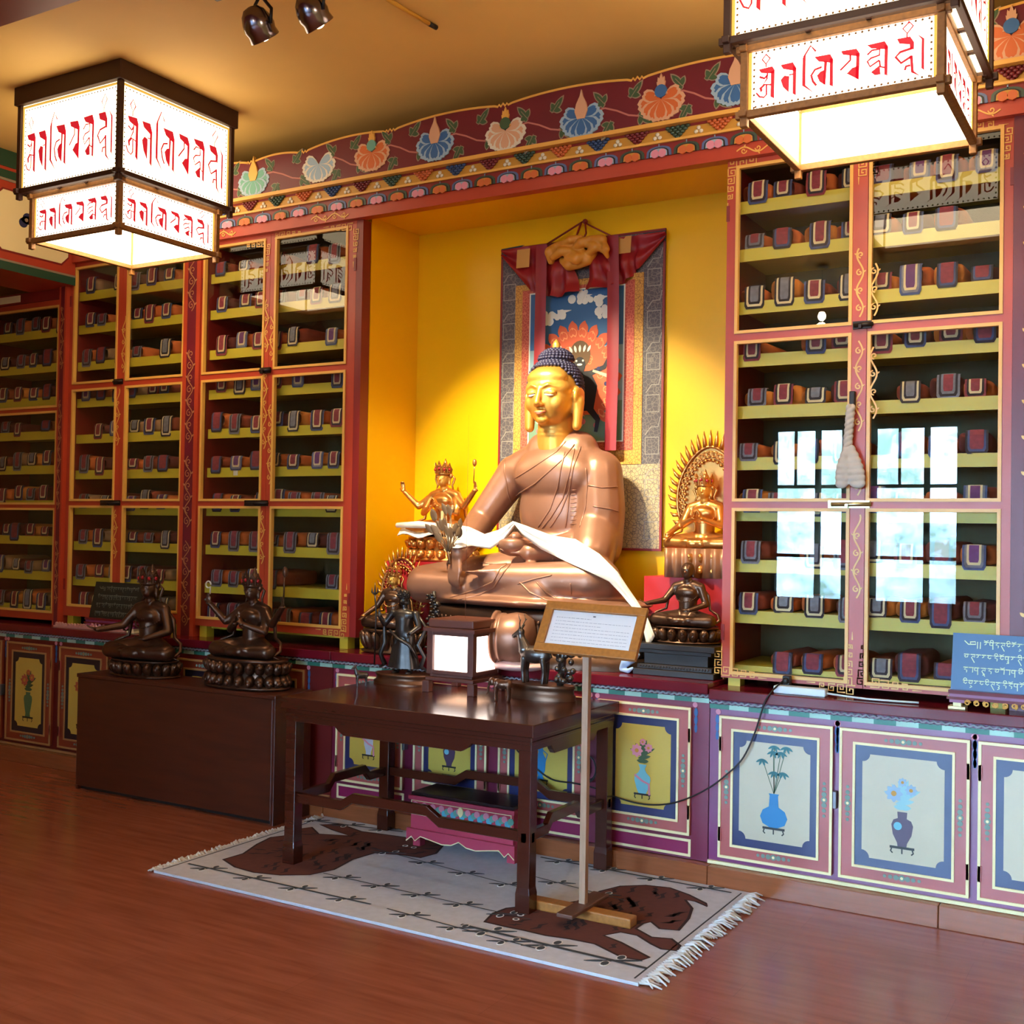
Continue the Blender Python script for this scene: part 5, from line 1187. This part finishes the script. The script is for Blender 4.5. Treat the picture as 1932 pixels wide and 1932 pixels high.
# ------------------------------------------------------------------ drum shaped vessel before the throne
c = at(974, 1205, 4.70)
T = thing('ritual_vessel', 'round bronze vessel lying on its side before the large buddha statue', 'vessel', (c.x, 4.72, .862))
cv = V((c.x, 4.695, 1.0))
vb = MB().lathe([(.02, -.1), (.09, -.085), (.118, -.04), (.122, .0), (.112, .05), (.118, .056), (.118, .068), (.108, .072), (.118, .085), (.128, .088), (.128, .1), (.105, .1)], (0, 0, 0), 0, 40)
vb.xf(Matrix.Translation(cv) @ Matrix.Rotation(-PI/2, 4, 'Y') @ Matrix.Rotation(.25, 4, 'X')).build('vessel_body', m_br, T)
cu = MB().ell((c.x+.0, 4.70, .872), (.16, .09, .028)); cu.build('cushion', M('pale_pink_cushion', '#c9a5a0', .7), T)
# ================================================================== altar table
m_tab = M('dark_mahogany', '#40190f', .22, var=.06, vs=3, stretch=(2, 14, 14), coat=.3)
T = thing('altar_table', 'dark mahogany altar table with humped stretchers standing on the tiger rug', 'table', (-2.81, 4.29, .012))
ax0, ax1, ay0, ay1 = -3.46, -2.165, 3.885, 4.675
MB().box(ax0, ax1, ay0, ay1, .70, .752).build('tabletop', m_tab, T, .004)
def apron(F, L, z1, d0, d1, drop, h):
    P = [(0, z1), (0, z1-d0), (L*.22, z1-d0), (L*.235, z1-d0-drop*.5), (L*.26, z1-d0-drop), (L*.74, z1-d0-drop), (L*.765, z1-d0-drop*.5), (L*.78, z1-d0), (L, z1-d0), (L, z1)]
    return MB().poly(F, P, 0, h, -.012)
ix0, ix1, iy0, iy1 = ax0+.02, ax1-.02, ay0+.02, ay1-.02
for F, L in ((wallF(ix0, iy0+.01, 0), ix1-ix0), (frame((ix1-.01, iy0, 0), (0, 1, 0), (1, 0, 0)), iy1-iy0), (frame((ix1, iy1-.01, 0), (-1, 0, 0), (0, 1, 0)), ix1-ix0), (frame((ix0+.01, iy1, 0), (0, -1, 0), (-1, 0, 0)), iy1-iy0)):
    a = apron(F, L, .70, .055, 0, .035, .012); a.rect(F, 0, L, .668, .682, 0, .018, .01)
    a.build('apron', m_tab, T, .002)
def hump(F, L, z0, z1, up, h):
    a, b, c, d = L*.24, L*.29, L*.60, L*.65
    return MB().poly(F, [(0, z0), (a, z0), (b, z0+up), (c, z0+up), (d, z0), (L, z0), (L, z1), (d, z1), (c, z1+up), (b, z1+up), (a, z1), (0, z1)], 0, h, -h)
for F, L in ((wallF(ix0, iy0+.028, 0), ix1-ix0), (frame((ix1-.028, iy0, 0), (0, 1, 0), (1, 0, 0)), iy1-iy0), (frame((ix1, iy1-.028, 0), (-1, 0, 0), (0, 1, 0)), ix1-ix0), (frame((ix0+.028, iy1, 0), (0, -1, 0), (-1, 0, 0)), iy1-iy0)):
    hump(F, L, .283, .325, .038, .014).build('stretcher', m_tab, T, .003)
for x in (ix0, ix1-.056):
    for y in (iy0, iy1-.056):
        l = MB().box(x, x+.056, y, y+.056, .10, .70); e = .004
        l.add([(x-e, y-e, .012), (x+.056+e, y-e, .012), (x+.056+e, y+.056+e, .012), (x-e, y+.056+e, .012), (x-e, y-e, .085), (x+.056+e, y-e, .085), (x+.056+e, y+.056+e, .085), (x-e, y+.056+e, .085), (x, y, .11), (x+.056, y, .11), (x+.056, y+.056, .11), (x, y+.056, .11)],
              [(3, 2, 1, 0), (0, 1, 5, 4), (1, 2, 6, 5), (2, 3, 7, 6), (3, 0, 4, 7), (4, 5, 9, 8), (5, 6, 10, 9), (6, 7, 11, 10), (7, 4, 8, 11)], 0)
        l.build('leg', m_tab, T, .002)
# table lantern
zt_ = at(870, 1170, 4.42).z
T = thing('table_lantern', 'small wooden table lantern with glowing white panels on the altar table', 'lantern', (-2.905, 4.53, .752))
lw, cx, cy = .112, -2.905, 4.535; m_lw = M('reddish_lantern_wood', '#5c2f22', .45); zb_ = .752; H = zt_-zb_
MB().box(cx-lw-.02, cx+lw+.02, cy-lw-.02, cy+lw+.02, zb_+H*.16, zb_+H*.21).box(cx-lw-.005, cx+lw+.005, cy-lw-.005, cy+lw+.005, zb_+H*.21, zb_+H*.25).build('base_tray', m_lw, T, .003)
for sx in (-1, 1):
    for sy in (-1, 1): MB().box(cx+sx*(lw+.012)-.018, cx+sx*(lw+.012)+.018, cy+sy*(lw+.012)-.018, cy+sy*(lw+.012)+.018, zb_, zb_+H*.16).build('foot', m_lw, T, .003)
f = MB(); pz0_, pz1_ = zb_+H*.25, zb_+H*.83
for sx in (-1, 1):
    for sy in (-1, 1): f.box(cx+sx*lw-.016, cx+sx*lw+.016, cy+sy*lw-.016, cy+sy*lw+.016, pz0_, pz1_)
for sg in (-1, 1):
    for z0, z1 in ((pz0_, pz0_+.018), (pz1_-.018, pz1_)): f.box(cx-lw, cx+lw, cy+sg*lw-.012, cy+sg*lw+.012, z0, z1).box(cx+sg*lw-.012, cx+sg*lw+.012, cy-lw, cy+lw, z0, z1)
f.build('frame', m_lw, T, .002)
m_lp = M('lit_rice_paper', '#fff4ec', .7, emit='#ffece0', est=3.2)
for u, n_ in (((1, 0, 0), (0, -1, 0)), ((0, 1, 0), (1, 0, 0)), ((-1, 0, 0), (0, 1, 0)), ((0, -1, 0), (-1, 0, 0))):
    n_ = V(n_); F = (V((cx, cy, 0))+n_*(lw-.004)-V(u)*(lw-.014), V(u), V((0, 0, 1)), n_); MB().rect(F, 0, 2*lw-.028, pz0_+.014, pz1_-.014, 0, .002, -.002).build('paper_panel', m_lp, T)
MB().box(cx-lw+.02, cx+lw-.02, cy-lw+.02, cy+lw-.02, zb_+H*.15, zb_+H*.158).build('glow_panel', M('lit_base_panel', '#ffe6d4', .7, emit='#ffc9a4', est=2.5), T)
MB().box(cx-lw-.03, cx+lw+.03, cy-lw-.03, cy+lw+.03, zb_+H*.83, zb_+H*.88).lathe([(1, 0), (.97, .3), (.3, 1)], (cx, cy, zb_+H*.88), 0, 4, .001, .001).build('cornice', m_lw, T, .004)
MB().box(cx-lw-.012, cx+lw+.012, cy-lw-.012, cy+lw+.012, zb_+H*.88, zb_+H).build('roof_block', m_lw, T, .006)
# figurines on the table
def beast(T, c, L, H, mat, trunk=False, antler=False, rz=0.0):
    b = MB()
    b.ell((0, 0, .62), (.34, .17, .17)).ell((-.2, 0, .66), (.17, .15, .17)).ell((.22, 0, .64), (.17, .15, .18))
    for sx in (-.24, .24):
        for sy in (-.09, .09): b.cap((sx, sy, .55), (sx+(.03 if sx > 0 else -.02), sy, .28), .075, .048).cap((sx+(.03 if sx > 0 else -.02), sy, .28), (sx, sy, .03), .045, .045)
    if trunk:
        b.ell((-.42, 0, .7), (.14, .13, .15)); b.chain([(-.52, 0, .66), (-.58, 0, .48), (-.58, 0, .3), (-.64, 0, .22)], [.06, .045, .035, .025])
        for s in (-1, 1): b.ell((-.38, s*.14, .7), (.08, .03, .12))
        b.cap((.36, 0, .66), (.42, 0, .4), .02, .015)
    else:
        b.ell((0, 0, .64), (.36, .2, .2)); b.chain([(-.26, 0, .74), (-.36, 0, .98), (-.38, 0, 1.1)], [.16, .09, .075]); b.cap((-.38, 0, 1.12), (-.56, 0, 1.02), .09, .05)
        for s in (-1, 1): b.cap((-.38, s*.05, 1.2), (-.33, s*.12, 1.28), .025, .01)
        b.cap((.36, 0, .7), (.42, 0, .6), .04, .02)
        if antler:
            for s in (-1, 1): b.chain([(-.4, s*.04, 1.2), (-.33, s*.12, 1.38), (-.38, s*.14, 1.55)], [.02, .017, .01]).cap((-.33, s*.12, 1.38), (-.24, s*.17, 1.45), .014, .008)
    return b.xf(Matrix.Translation(V(c)) @ Matrix.Rotation(rz, 4, 'Z') @ Matrix.Scale(H, 4)).blob('body', mat, T, max(.0028, H*.018), 2)
c = V((-2.59, 4.36, .752)); T = thing('elephant_figurine', 'tiny brown elephant figurine beside the glowing table lantern', 'figurine', c); beast(T, c, 1, .12, M('brown_brass', '#6b4a3a', .35, .7), True, rz=.15)
c = V((-3.375, 4.36, .752)); T = thing('animal_figurine', 'tiny silvery animal figurine at the dark end of the altar table', 'figurine', c); beast(T, c, 1, .085, m_sil, False, rz=.9)
c = V((-2.50, 4.545, .752)); T = thing('deer_statue', 'silvery deer statue with flowering shrub on oval base on the altar table', 'statue', c)
MB().lathe([(1, 0), (1, .02), (.95, .028), (.95, .05), (.99, .056), (.96, .066)], c, 0, 40, .175, .085).build('oval_base', MATS['brown_bronze_base'], T)
beast(T, c+V((-.03, 0, .064)), 1, .205, m_sil, False, True, 0)
sh = MB(); R2 = random.Random(2)
for i in range(46):
    z = R2.uniform(.03, .3); x = .105+.025*math.sin(z*20)+R2.uniform(-.04, .045); sh.ell(c+V((x, R2.uniform(-.03, .035), .06+z*.85)), (.016, .014, .013), 0, Matrix.Rotation(R2.uniform(0, 3), 3, 'Y'), 8, 6)
sh.tube([c+V((.1, 0, .06)), c+V((.115, 0, .2)), c+V((.105, 0, .33))], .016, 0, 7).build('flowering_shrub', m_sil, T)
# ================================================================== chest
m_chest = M('brown_chest_wood', '#4a1f10', .38, var=.18, vs=2, stretch=(2, 9, 14)); T = thing('wooden_chest', 'plain long dark brown wooden chest carrying two bronze statues', 'chest', (-4.68, 4.53, 0))
x0, x1, y0, y1 = -5.425, -3.935, 4.384, 4.66
MB().box(x0, x1-.02, y0, y1, .022, .635).build('front_box', m_chest, T, .004)
MB().box(x1-.02, x1, y0-.002, y1, .0, .64).build('side_panel', m_chest, T, .003)
MB().box(x0-.004, x1+.004, y0-.006, y1+.003, .635, .657).build('lid', m_chest, T, .004)
MB().box(x0+.01, x1-.03, y0+.03, y1-.01, 0, .022).build('plinth', m_dk, T)
MB().box(x0, x0+.018, y0+.002, y0+.02, 0, .022).build('foot', m_chest, T)
# ================================================================== sign on a stand
def fl(px, py, z=0.0):
    d = CF+CR*((px-966)/FOC)-CU*((py-966)/FOC); return CP+d*((z-1.5)/d.z)
T = thing('sign_stand', 'pale wooden stand with tilted framed notice in front of the altar table', 'sign', (-1.995, 4.0, .012))
m_oak = M('honey_oak', '#a5692c', .4, var=.15, vs=5, stretch=(14, 3, 14)); m_pine = M('pale_pine', '#a98468', .5, var=.12, vs=4, stretch=(20, 20, 2)); m_wal = M('brown_walnut', '#5f3a2a', .45)
pc = V((-1.995, 4.0, 0))
MB().box(pc.x-.0135, pc.x+.0135, pc.y-.0135, pc.y+.0135, .045, 1.06).build('post', m_pine, T, .002)
MB().box(pc.x-.225, pc.x+.215, pc.y-.032, pc.y+.032, .012, .05).build('foot_bar', m_oak, T, .006)
MB().box(pc.x-.035, pc.x+.035, pc.y-.16, pc.y+.16, .05, .066).build('cross_foot', m_wal, T, .004)
ll, lr, ur, ul = at(1003, 1226, 3.93), at(1198, 1250, 3.955), at(1226, 1148, 4.06), at(1040, 1138, 4.05)
u = (lr-ll+ur-ul).normalized(); v0 = (ul-ll+ur-lr); n_ = u.cross(v0).normalized(); o_ = (ll+lr+ur+ul)/4; wd = ((lr-ll).length+(ur-ul).length)/2; v = n_.cross(u); hg = (v0/2).dot(v)
F = (o_-u*(wd/2)-v*(hg/2), u, v, n_)
f = MB(); w = .035
for a0, a1, b0, b1 in ((0, wd, 0, w), (0, wd, hg-w, hg), (0, w, w, hg-w), (wd-w, wd, w, hg-w)): f.rect(F, a0, a1, b0, b1, 0, .014, -.008)
f.build('frame', m_oak, T, .002)
MB().rect(F, w-.004, wd-w+.004, w-.004, hg-w+.004, 0, -.001, -.007).build('backing', m_oak, T)
p = MB().rect(F, w-.002, wd-w+.002, w-.002, hg-w+.002, 0, .001, 0); rr_ = random.Random(4)
def typed(a0, a1, b, h=.0022):
    a = a0
    while a < a1: e = min(a1, a+rr_.uniform(.004, .018)); p.rect(F, a, e, b, b+h, 1, .0014); a = e+.0035
A0, A1 = w+.02, wd-w-.02; p.rect(F, wd/2-.005, wd/2+.006, hg-w-.018, hg-w-.013, 2, .0014)
typed(A0, A0+.15, hg-w-.03, .003)
for i in range(7): typed(A0, A1 if i not in (1,) else A0+.2, hg-w-.045-.0145*i)
p.build('notice', [M('notice_paper', '#d9d6d6', .5), M('grey_print', '#a7a5aa', .6), M('dark_print', '#5b5a60', .6)], T)
# ================================================================== tiger rug
T = thing('tiger_rug', 'grey wool rug with two brown tigers and bamboo stems under the altar table', 'rug', (-2.69, 4.09, .001))
RX0, RX1, RY0, RY1, RT = -3.83, -1.545, 3.515, 4.655, .012
m_wool = M('grey_wool', '#c0c0c6', .95, var=.06, vs=30, bump=.3); m_tig = M('brown_wool', '#5d2b1c', .95, var=.1, vs=30); m_strp = M('dark_brown_wool', '#2e130e', .95); m_bam = M('slate_wool', '#3a3d42', .95); m_ow = M('white_wool', '#d6d2cc', .95)
r = MB().box(RX0, RX1, RY0, RY1, .001, RT, 0); F = frame((0, 0, RT), (1, 0, 0), (0, 0, 1)); 
Q = lambda px, py: tuple(fl(px, py, RT).xy)
def cq(L, ox, oy, s): return [Q(ox+x*s, oy+y*s) for x, y in L]
t1 = cq([(1010, 175), (1130, 172), (1250, 215), (1400, 235), (1640, 268), (1730, 300), (1690, 345), (1600, 370), (1480, 352), (1330, 342), (1200, 380), (1090, 440), (950, 470), (780, 472), (620, 456), (510, 425), (440, 380), (560, 345), (640, 290), (720, 250), (840, 235), (850, 205), (960, 190), (1000, 230), (1180, 240), (1080, 205)], 280, 1500, .3209)
t2 = cq([(200, 560), (250, 510), (330, 480), (420, 470), (560, 470), (800, 430), (880, 380), (1000, 350), (1150, 345), (1290, 360), (1400, 400), (1500, 450), (1510, 470), (1440, 440), (1380, 430), (1420, 480), (1400, 540), (1340, 610), (1230, 600), (1180, 560), (1130, 570), (1090, 600), (1180, 650), (1300, 660), (1350, 700), (1330, 730), (1240, 720), (1180, 690), (1100, 640), (1000, 620), (900, 640), (1000, 680), (1170, 770), (1120, 785), (1010, 770), (850, 690), (700, 660), (560, 640), (430, 610), (330, 590)], 850, 1560, .3209)
for tg in (t1, t2):
    r.stroke(F, tg, .012, 2, .0012, True); r.poly(F, tg, 1, .001)
def inside(p, P):
    c = False
    for i in range(len(P)):
        a, b = P[i-1], P[i]
        if (a[1] > p[1]) != (b[1] > p[1]) and p[0] < (b[0]-a[0])*(p[1]-a[1])/(b[1]-a[1])+a[0]: c = not c
    return c
rr_ = random.Random(8)
for tg in (t1, t2):
    bx = [min(p[0] for p in tg), max(p[0] for p in tg), min(p[1] for p in tg), max(p[1] for p in tg)]
    for i in range(110):
        a, b = rr_.uniform(*bx[:2]), rr_.uniform(*bx[2:]); L = rr_.uniform(.05, .1); an = 1.1+.7*math.sin(a*9)+rr_.uniform(-.25, .25)
        pts = [(a+L*(t-.5)*math.cos(an)+.012*math.sin(t*6), b+L*(t-.5)*math.sin(an)) for t in (0, .33, .66, 1)]
        if all(inside(p, tg) for p in pts): r.stroke(F, pts, [.004, .017, .017, .004], 2, .0018)
for c in (cq([(385, 545), (412, 520)], 850, 1560, .3209), cq([(1560, 310), (1510, 300)], 280, 1500, .3209)):
    for e in c: r.disc(F, *e, .014, 4, .002); r.disc(F, *e, .008, 2, .0022)
def bamboo(pa, pb, w, n, ph=.0, s=1):
    a, b = V(pa), V(pb); d = (b-a); q = V((-d.y, d.x)).normalized(); du = d.normalized()
    r.stroke(F, [tuple(a), tuple(b)], w, 3, .0022)
    for i in range(n):
        c = a+d*((i+.5+ph)/n)
        for sg in (-1, 1):
            e = c+q*(.032*s*sg)+du*(.012*sg); r.disc(F, e.x, e.y, .014*s, 4, .0023, 10, .0205*s, math.atan2(du.y, du.x)); r.disc(F, e.x, e.y, .0105*s, 3, .0025, 10, .0165*s, math.atan2(du.y, du.x))
            r.poly(F, leafpts((c.x-du.x*.004*sg, c.y-du.y*.004*sg), math.atan2(du.y, du.x)+(PI if sg < 0 else 0)+.55, .085*s, .011*s), 3, .0024)
bamboo(Q(355, 1630), Q(700, 1707), .013, 4); bamboo(Q(730, 1715), Q(1010, 1790), .008, 3); bamboo(Q(870, 1745), Q(1220, 1828), .018, 3, 0, 1.25)
bamboo(Q(610, 1648), Q(1000, 1735), .007, 5); bamboo(Q(700, 1600), Q(1000, 1680), .007, 4); bamboo(Q(560, 1545), Q(760, 1570), .012, 3); bamboo(Q(1020, 1618), Q(1380, 1685), .014, 4); bamboo(Q(1010, 1655), Q(1180, 1700), .007, 2)
r.rect(F, RX0+.02, RX0+.026, RY0+.03, RY1-.03, 3, .001).rect(F, RX1-.03, RX1-.024, RY0+.03, RY1-.03, 3, .001)
r.build('pile', [m_wool, m_tig, m_strp, m_bam, m_ow], T)
for side, x, sg in (('l', RX0, -1), ('r', RX1, 1)):
    g = MB()
    for i in range(64):
        y = RY0+.01+(RY1-RY0-.02)*i/63
        for k in range(2):
            L = rr_.uniform(.04, .085) if sg > 0 else rr_.uniform(.02, .04); dy = rr_.uniform(-.035, .035)
            g.tube([V((x-sg*.004, y, .009)), V((x+sg*L*.5, y+dy*.4, .011+rr_.uniform(0, .012))), V((x+sg*L, y+dy, .004))], [.0045, .005, .003], 0, 5)
    tag(g.build('fringe', m_ow, T), kind='stuff')
# ================================================================== small painted offering bench
T = thing('offering_bench', 'low pink bench with painted lotus band and scalloped apron behind the altar table legs', 'bench', (-2.86, 4.54, .012))
x0, x1, y0, y1 = -3.14, -2.56, 4.43, 4.65; m_bp = M('pink_bench_paint', '#b0364f', .4, var=.08, vs=6)
MB().box(x0+.01, x1-.01, y0+.01, y1, .255, .27, 0).box(x0, x1, y0, y1, .235, .255, 1).build('bench_top', [M('black_lacquer', '#1a1218', .3), m_bp], T, .003)
b = MB().box(x0+.01, x1-.01, y0+.012, y1-.01, .10, .235, 0); F = wallF(x0, y0+.012, 0)
for k in range(34):
    a = .02+k*.0163; cc = (1, 2, 3)[(k*5) % 3]; b.disc(F, a, .20+.012*math.sin(k*2.1), .016, cc, .002+.0001*k, 8)
b.poly(F, leafpts((.29, .185), PI/2, .05, .03), 4, .007); b.ring(F, 0.012, .56, .165, .232, .003, 4, .004)
for k in (-.06, 0, .06): b.poly(F, leafpts((.29+k, .125), PI/2, .025, .018), 4, .002)
b.build('drawer_box', [m_bp, m_teal, M('aqua_paint', '#4aa0b8', .45), m_pink, m_cream], T)
ap = [(0, .10), (.58, .10), (.58, .04), (.55, .065), (.53, .045), (.5, .07), (.45, .062), (.38, .05), (.33, .055), (.29, .075), (.25, .055), (.2, .05), (.13, .062), (.08, .07), (.05, .045), (.03, .065), (0, .04)]
a = MB().poly(wallF(x0-.005, y0+.005, 0), [(p[0]*1.018, p[1]) for p in ap], 0, .008, -.008).stroke(wallF(x0-.005, y0-.004, 0), [(p[0]*1.018, p[1]) for p in ap[2:]], .005, 1, .001)
a.build('apron', [m_bp, m_cream], T)
for x in (x0+.012, x1-.052):
    for y in (y0+.03, y1-.06): MB().box(x, x+.04, y, y+.04, .012, .10).build('leg', m_bp, T)
# ================================================================== inscribed tablets
LET = [[(0, 0), (1, 0)], [(0, 0), (.9, 0), (.8, -.5), (.3, -.55), (.1, -.3), (.45, -.25)], [(0, 0), (.9, 0), (.85, -.9)], [(0, 0), (.8, 0), (.2, -.4), (.8, -.55), (.7, -.95)], [(.1, 0), (.1, -.5), (.7, -.55), (.75, 0), (.8, -1.3)], [(0, 0), (.9, 0), (.4, -.05), (.2, -.4), (.6, -.6), (.9, -.4)], [(0, 0), (1, 0), (.5, 0), (.5, -.35), (.15, -.5)], [(0, 0), (.9, 0), (.9, -.5), (.5, -.3), (.2, -.55), (.9, -1.5)]]
def script_line(mb, F, a0, a1, b, s, m, rr, head=False):
    a = a0
    if head:
        mb.stroke(F, [(a, b+s*.1), (a+s*.7, b-s*.55), (a+s*2.0, b-s*.5), (a+s*1.9, b), (a+s*1.0, b-s*.1), (a+s*1.1, b-s*.4)], s*.2, m, .001)
        for q in (2.3, 2.8): mb.stroke(F, [(a+s*q, b), (a+s*q, b-s*1.3)], s*.16, m, .001)
        a += s*3.4
    while a < a1-s:
        g = LET[rr.randrange(1, len(LET))]; mb.stroke(F, [(a, b), (a+s*.85, b)], s*.2, m, .001); mb.stroke(F, [(a+x*s*.8, b+z*s) for x, z in g], s*.16, m, .001)
        q = rr.random()
        if q < .22: mb.stroke(F, arc((a+s*.4, b+s*.15), s*.28, 0, PI, 5), s*.14, m, .001)
        elif q < .32: mb.stroke(F, [(a, b+s*.3), (a+s*.4, b+s*.15), (a+s*.8, b+s*.35)], s*.14, m, .001)
        elif q < .45: mb.stroke(F, [(a+s*.4, b-s*.9), (a+s*.7, b-s*1.1), (a+s*.3, b-s*1.3)], s*.14, m, .001)
        a += s*.95
        if rr.random() < .3: mb.disc(F, a+s*.05, b, s*.08, m, .001, 6); a += s*.22
def tablet(label, x0, x1, y, z0, z1, zc, mb_, mt, s, nl, carved):
    T = thing('inscribed_tablet', label, 'tablet', ((x0+x1)/2, y, zc), 'inscribed tablets on the counters')
    lean = .05; u = V((1, 0, 0)); vv_ = V((0, lean, z1-z0)).normalized(); n_ = u.cross(vv_); F = (V((x0, y, z0)), u, vv_, n_); L = x1-x0; H = (z1-z0)
    b = MB().rect(F, 0, L, 0, H, 0, 0, -.012); rr = random.Random(len(label))
    for i in range(nl): script_line(b, F, L*.1, L*.94, H*(.86-.71*i/max(1, nl-1)*.97), s, 1, rr, i == 0)
    b.build('board', [mb_, mt], T)
    st = MB().box(x0-.004, x1+.004, y-.03, y+.03, z0-.014, z0, 0).box(x0, x1, y-.024, y+.024, z0-.026, z0-.014, 2).box(x0-.01, x1+.01, y-.03, y+.03, z0-.036, z0-.026, 0)
    G = wallF(x0, y-.03, z0-.036); n = int(L/.042)
    for i in range(n):
        a = .05+(L-.1)*(i+.5)/n; st.tube([V((x0+p[0], y-.028, z0-.045+p[1])) for p in spiral((a, 0), .012, .004, i, 1.4, 10)], .0035, 1, 5)
    for a in (.0, L-.055):
        st.box(x0+a, x0+a+.055, y-.028, y+.028, z0-.048, z0-.036, 2); st.box(x0+a-.004, x0+a+.059, y-.032, y+.03, zc+.001, zc+.012, 3); st.bar((x0+a+.0275, y, zc+.01), (x0+a+.0275, y, z0-.04), .03, .04, 3)
    st.build('carved_stand', [m_counter, carved, M('magenta_stand_paint', '#8a3560', .35), m_cream], T)
tablet('slate blue tablet with pale script on a carved stand before the brass bolted cabinet', -.776, -.34, 4.755, .915, 1.138, .8405, M('slate_blue_board', '#3a638c', .42), M('pale_green_script', '#c5d8b4', .5), .021, 4, m_gold)
tablet('small black tablet with grey script on the counter beside the seated bronze statue', -5.82, -5.385, 4.775, .935, 1.158, .8605, M('black_slate_board', '#14160f', .5), M('grey_script', '#6f7466', .6), .019, 4, m_pink)
pg = MB()
for k in range(22): x = -6.08+k*.028; pg.tube([V((x+p[0], 4.745, .878+p[1])) for p in spiral((0, 0), .013, .004, k*.8, 1.2, 8)], .006, 0, 5)
pg.box(-6.1, -5.45, 4.735, 4.757, .861, .872)
tag(pg.build('carved_rail', M('dusty_pink_paint', '#c08478', .5)), 'dusty pink carved rail lying on the counter below the black tablet', 'rail')
# ================================================================== power strip, cords, cloth on the latch
T = thing('power_strip', 'white power strip on the maroon counter below the brass bolted cabinet', 'power strip', (-1.37, 4.76, .8405))
MB().box(-1.482, -1.262, 4.735, 4.785, .8405, .873).build('housing', M('white_plastic', '#cdd3d6', .35), T, .005)
MB().tube([V((-1.262, 4.76, .855)), V((-1.2, 4.765, .850)), V((-1.1, 4.755, .847)), V((-.98, 4.765, .847)), V((-.9, 4.78, .847))], .0045, 0, 6).build('cable', MATS['white_plastic'], T)
T = thing('black_adapter', 'black plug adapter behind the white power strip', 'adapter', (-1.452, 4.81, .8405))
pp = at(1484, 1284, 4.80); MB().box(pp.x-.016, pp.x+.016, 4.79, 4.825, .8405, pp.z+.02).ell((pp.x, 4.785, pp.z), (.014, .01, .014)).build('plug', m_dk, T, .004)
cdp = [(1476, 1286, 4.78), (1455, 1306, 4.69), (1441, 1330, 4.685), (1425, 1380, 4.68), (1402, 1430, 4.675), (1370, 1462, 4.67), (1335, 1488, 4.67), (1290, 1509, 4.67), (1250, 1518, 4.67), (1205, 1516, 4.67), (1160, 1503, 4.67), (1125, 1488, 4.67), (1085, 1478, 4.68), (1040, 1470, 4.69), (1000, 1440, 4.69), (975, 1415, 4.69)]
P = [at(*p) for p in cdp]; S = []
for i in range(len(P)-1):
    a, b, c, d = P[max(0, i-1)], P[i], P[i+1], P[min(len(P)-1, i+2)]
    for q in range(5): t = q/5; S.append(((b*2)+(c-a)*t+(a*2-b*5+c*4-d)*t*t+(b*3-a-c*3+d)*t**3)*.5)
S.append(P[-1]); co = at(1112, 1450, 4.69)
cb = MB().tube(S, .0038, 0, 6)
for k in range(4): cb.tube([co+V(((.042+.003*k)*math.cos(t)*.75, -.004*k, (.05+.003*k)*math.sin(t))) for t in [i*PI/12 for i in range(24)]], .0034, 0, 5, True)
tag(cb.build('electric_cable', m_dk), 'black electric cord draped from the counter past the low cabinet to the table', 'cable')
T = thing('door_cloth', 'white knotted cloth hanging from the handle of the brass bolted glass cabinet', 'cloth', at(1605, 750, 4.82))
MB().box(at(1608, 740, 4.83).x-.012, at(1608, 740, 4.83).x+.012, 4.825, 4.849, at(1605, 770, 4.83).z, at(1605, 738, 4.83).z).build('handle', m_iron, T, .004)
a, b = at(1606, 765, 4.82), at(1600, 845, 4.82); B = MB(); n = 26
for k in range(2): B.tube([a+(b-a)*(i/n)+V((.011*math.sin(i*.9+k*PI), .008*math.cos(i*.9+k*PI)-.006, 0)) for i in range(n+1)], .0115, 0, 7)
B.blob('twisted_cord', M('off_white_cotton', '#b7a99a', .85, var=.08, vs=20), T, .0035, 2)
B = MB(); t_ = at(1600, 845, 4.815)
for x0, x1, w in ((1598, 1588, .03), (1604, 1618, .036)):
    for k in range(7):
        t = k/6; c = at(x0+(x1-x0)*t, 848+64*t, 4.81); B.ell(c, (w*(.4+.75*math.sin(.35+t*2.0)), .014+.006*math.sin(t*3), .022))
B.blob('cloth_lobes', MATS['off_white_cotton'], T, .004, 4)
c_ = CAB_C; F = wallF(0, YF+.049, 0); pg = at(445, 884, YF+.05)
for ch in CAB_C.children:
    if ch.name.startswith('shelf') and abs(max(v.co.z for v in ch.data.vertices)+base_of(CAB_C).z-1.852) < .01:
        MB().rect(F, pg.x-.017, pg.x+.017, 1.805, 1.838, 0, .001).build('paper_tag', m_white, ch)
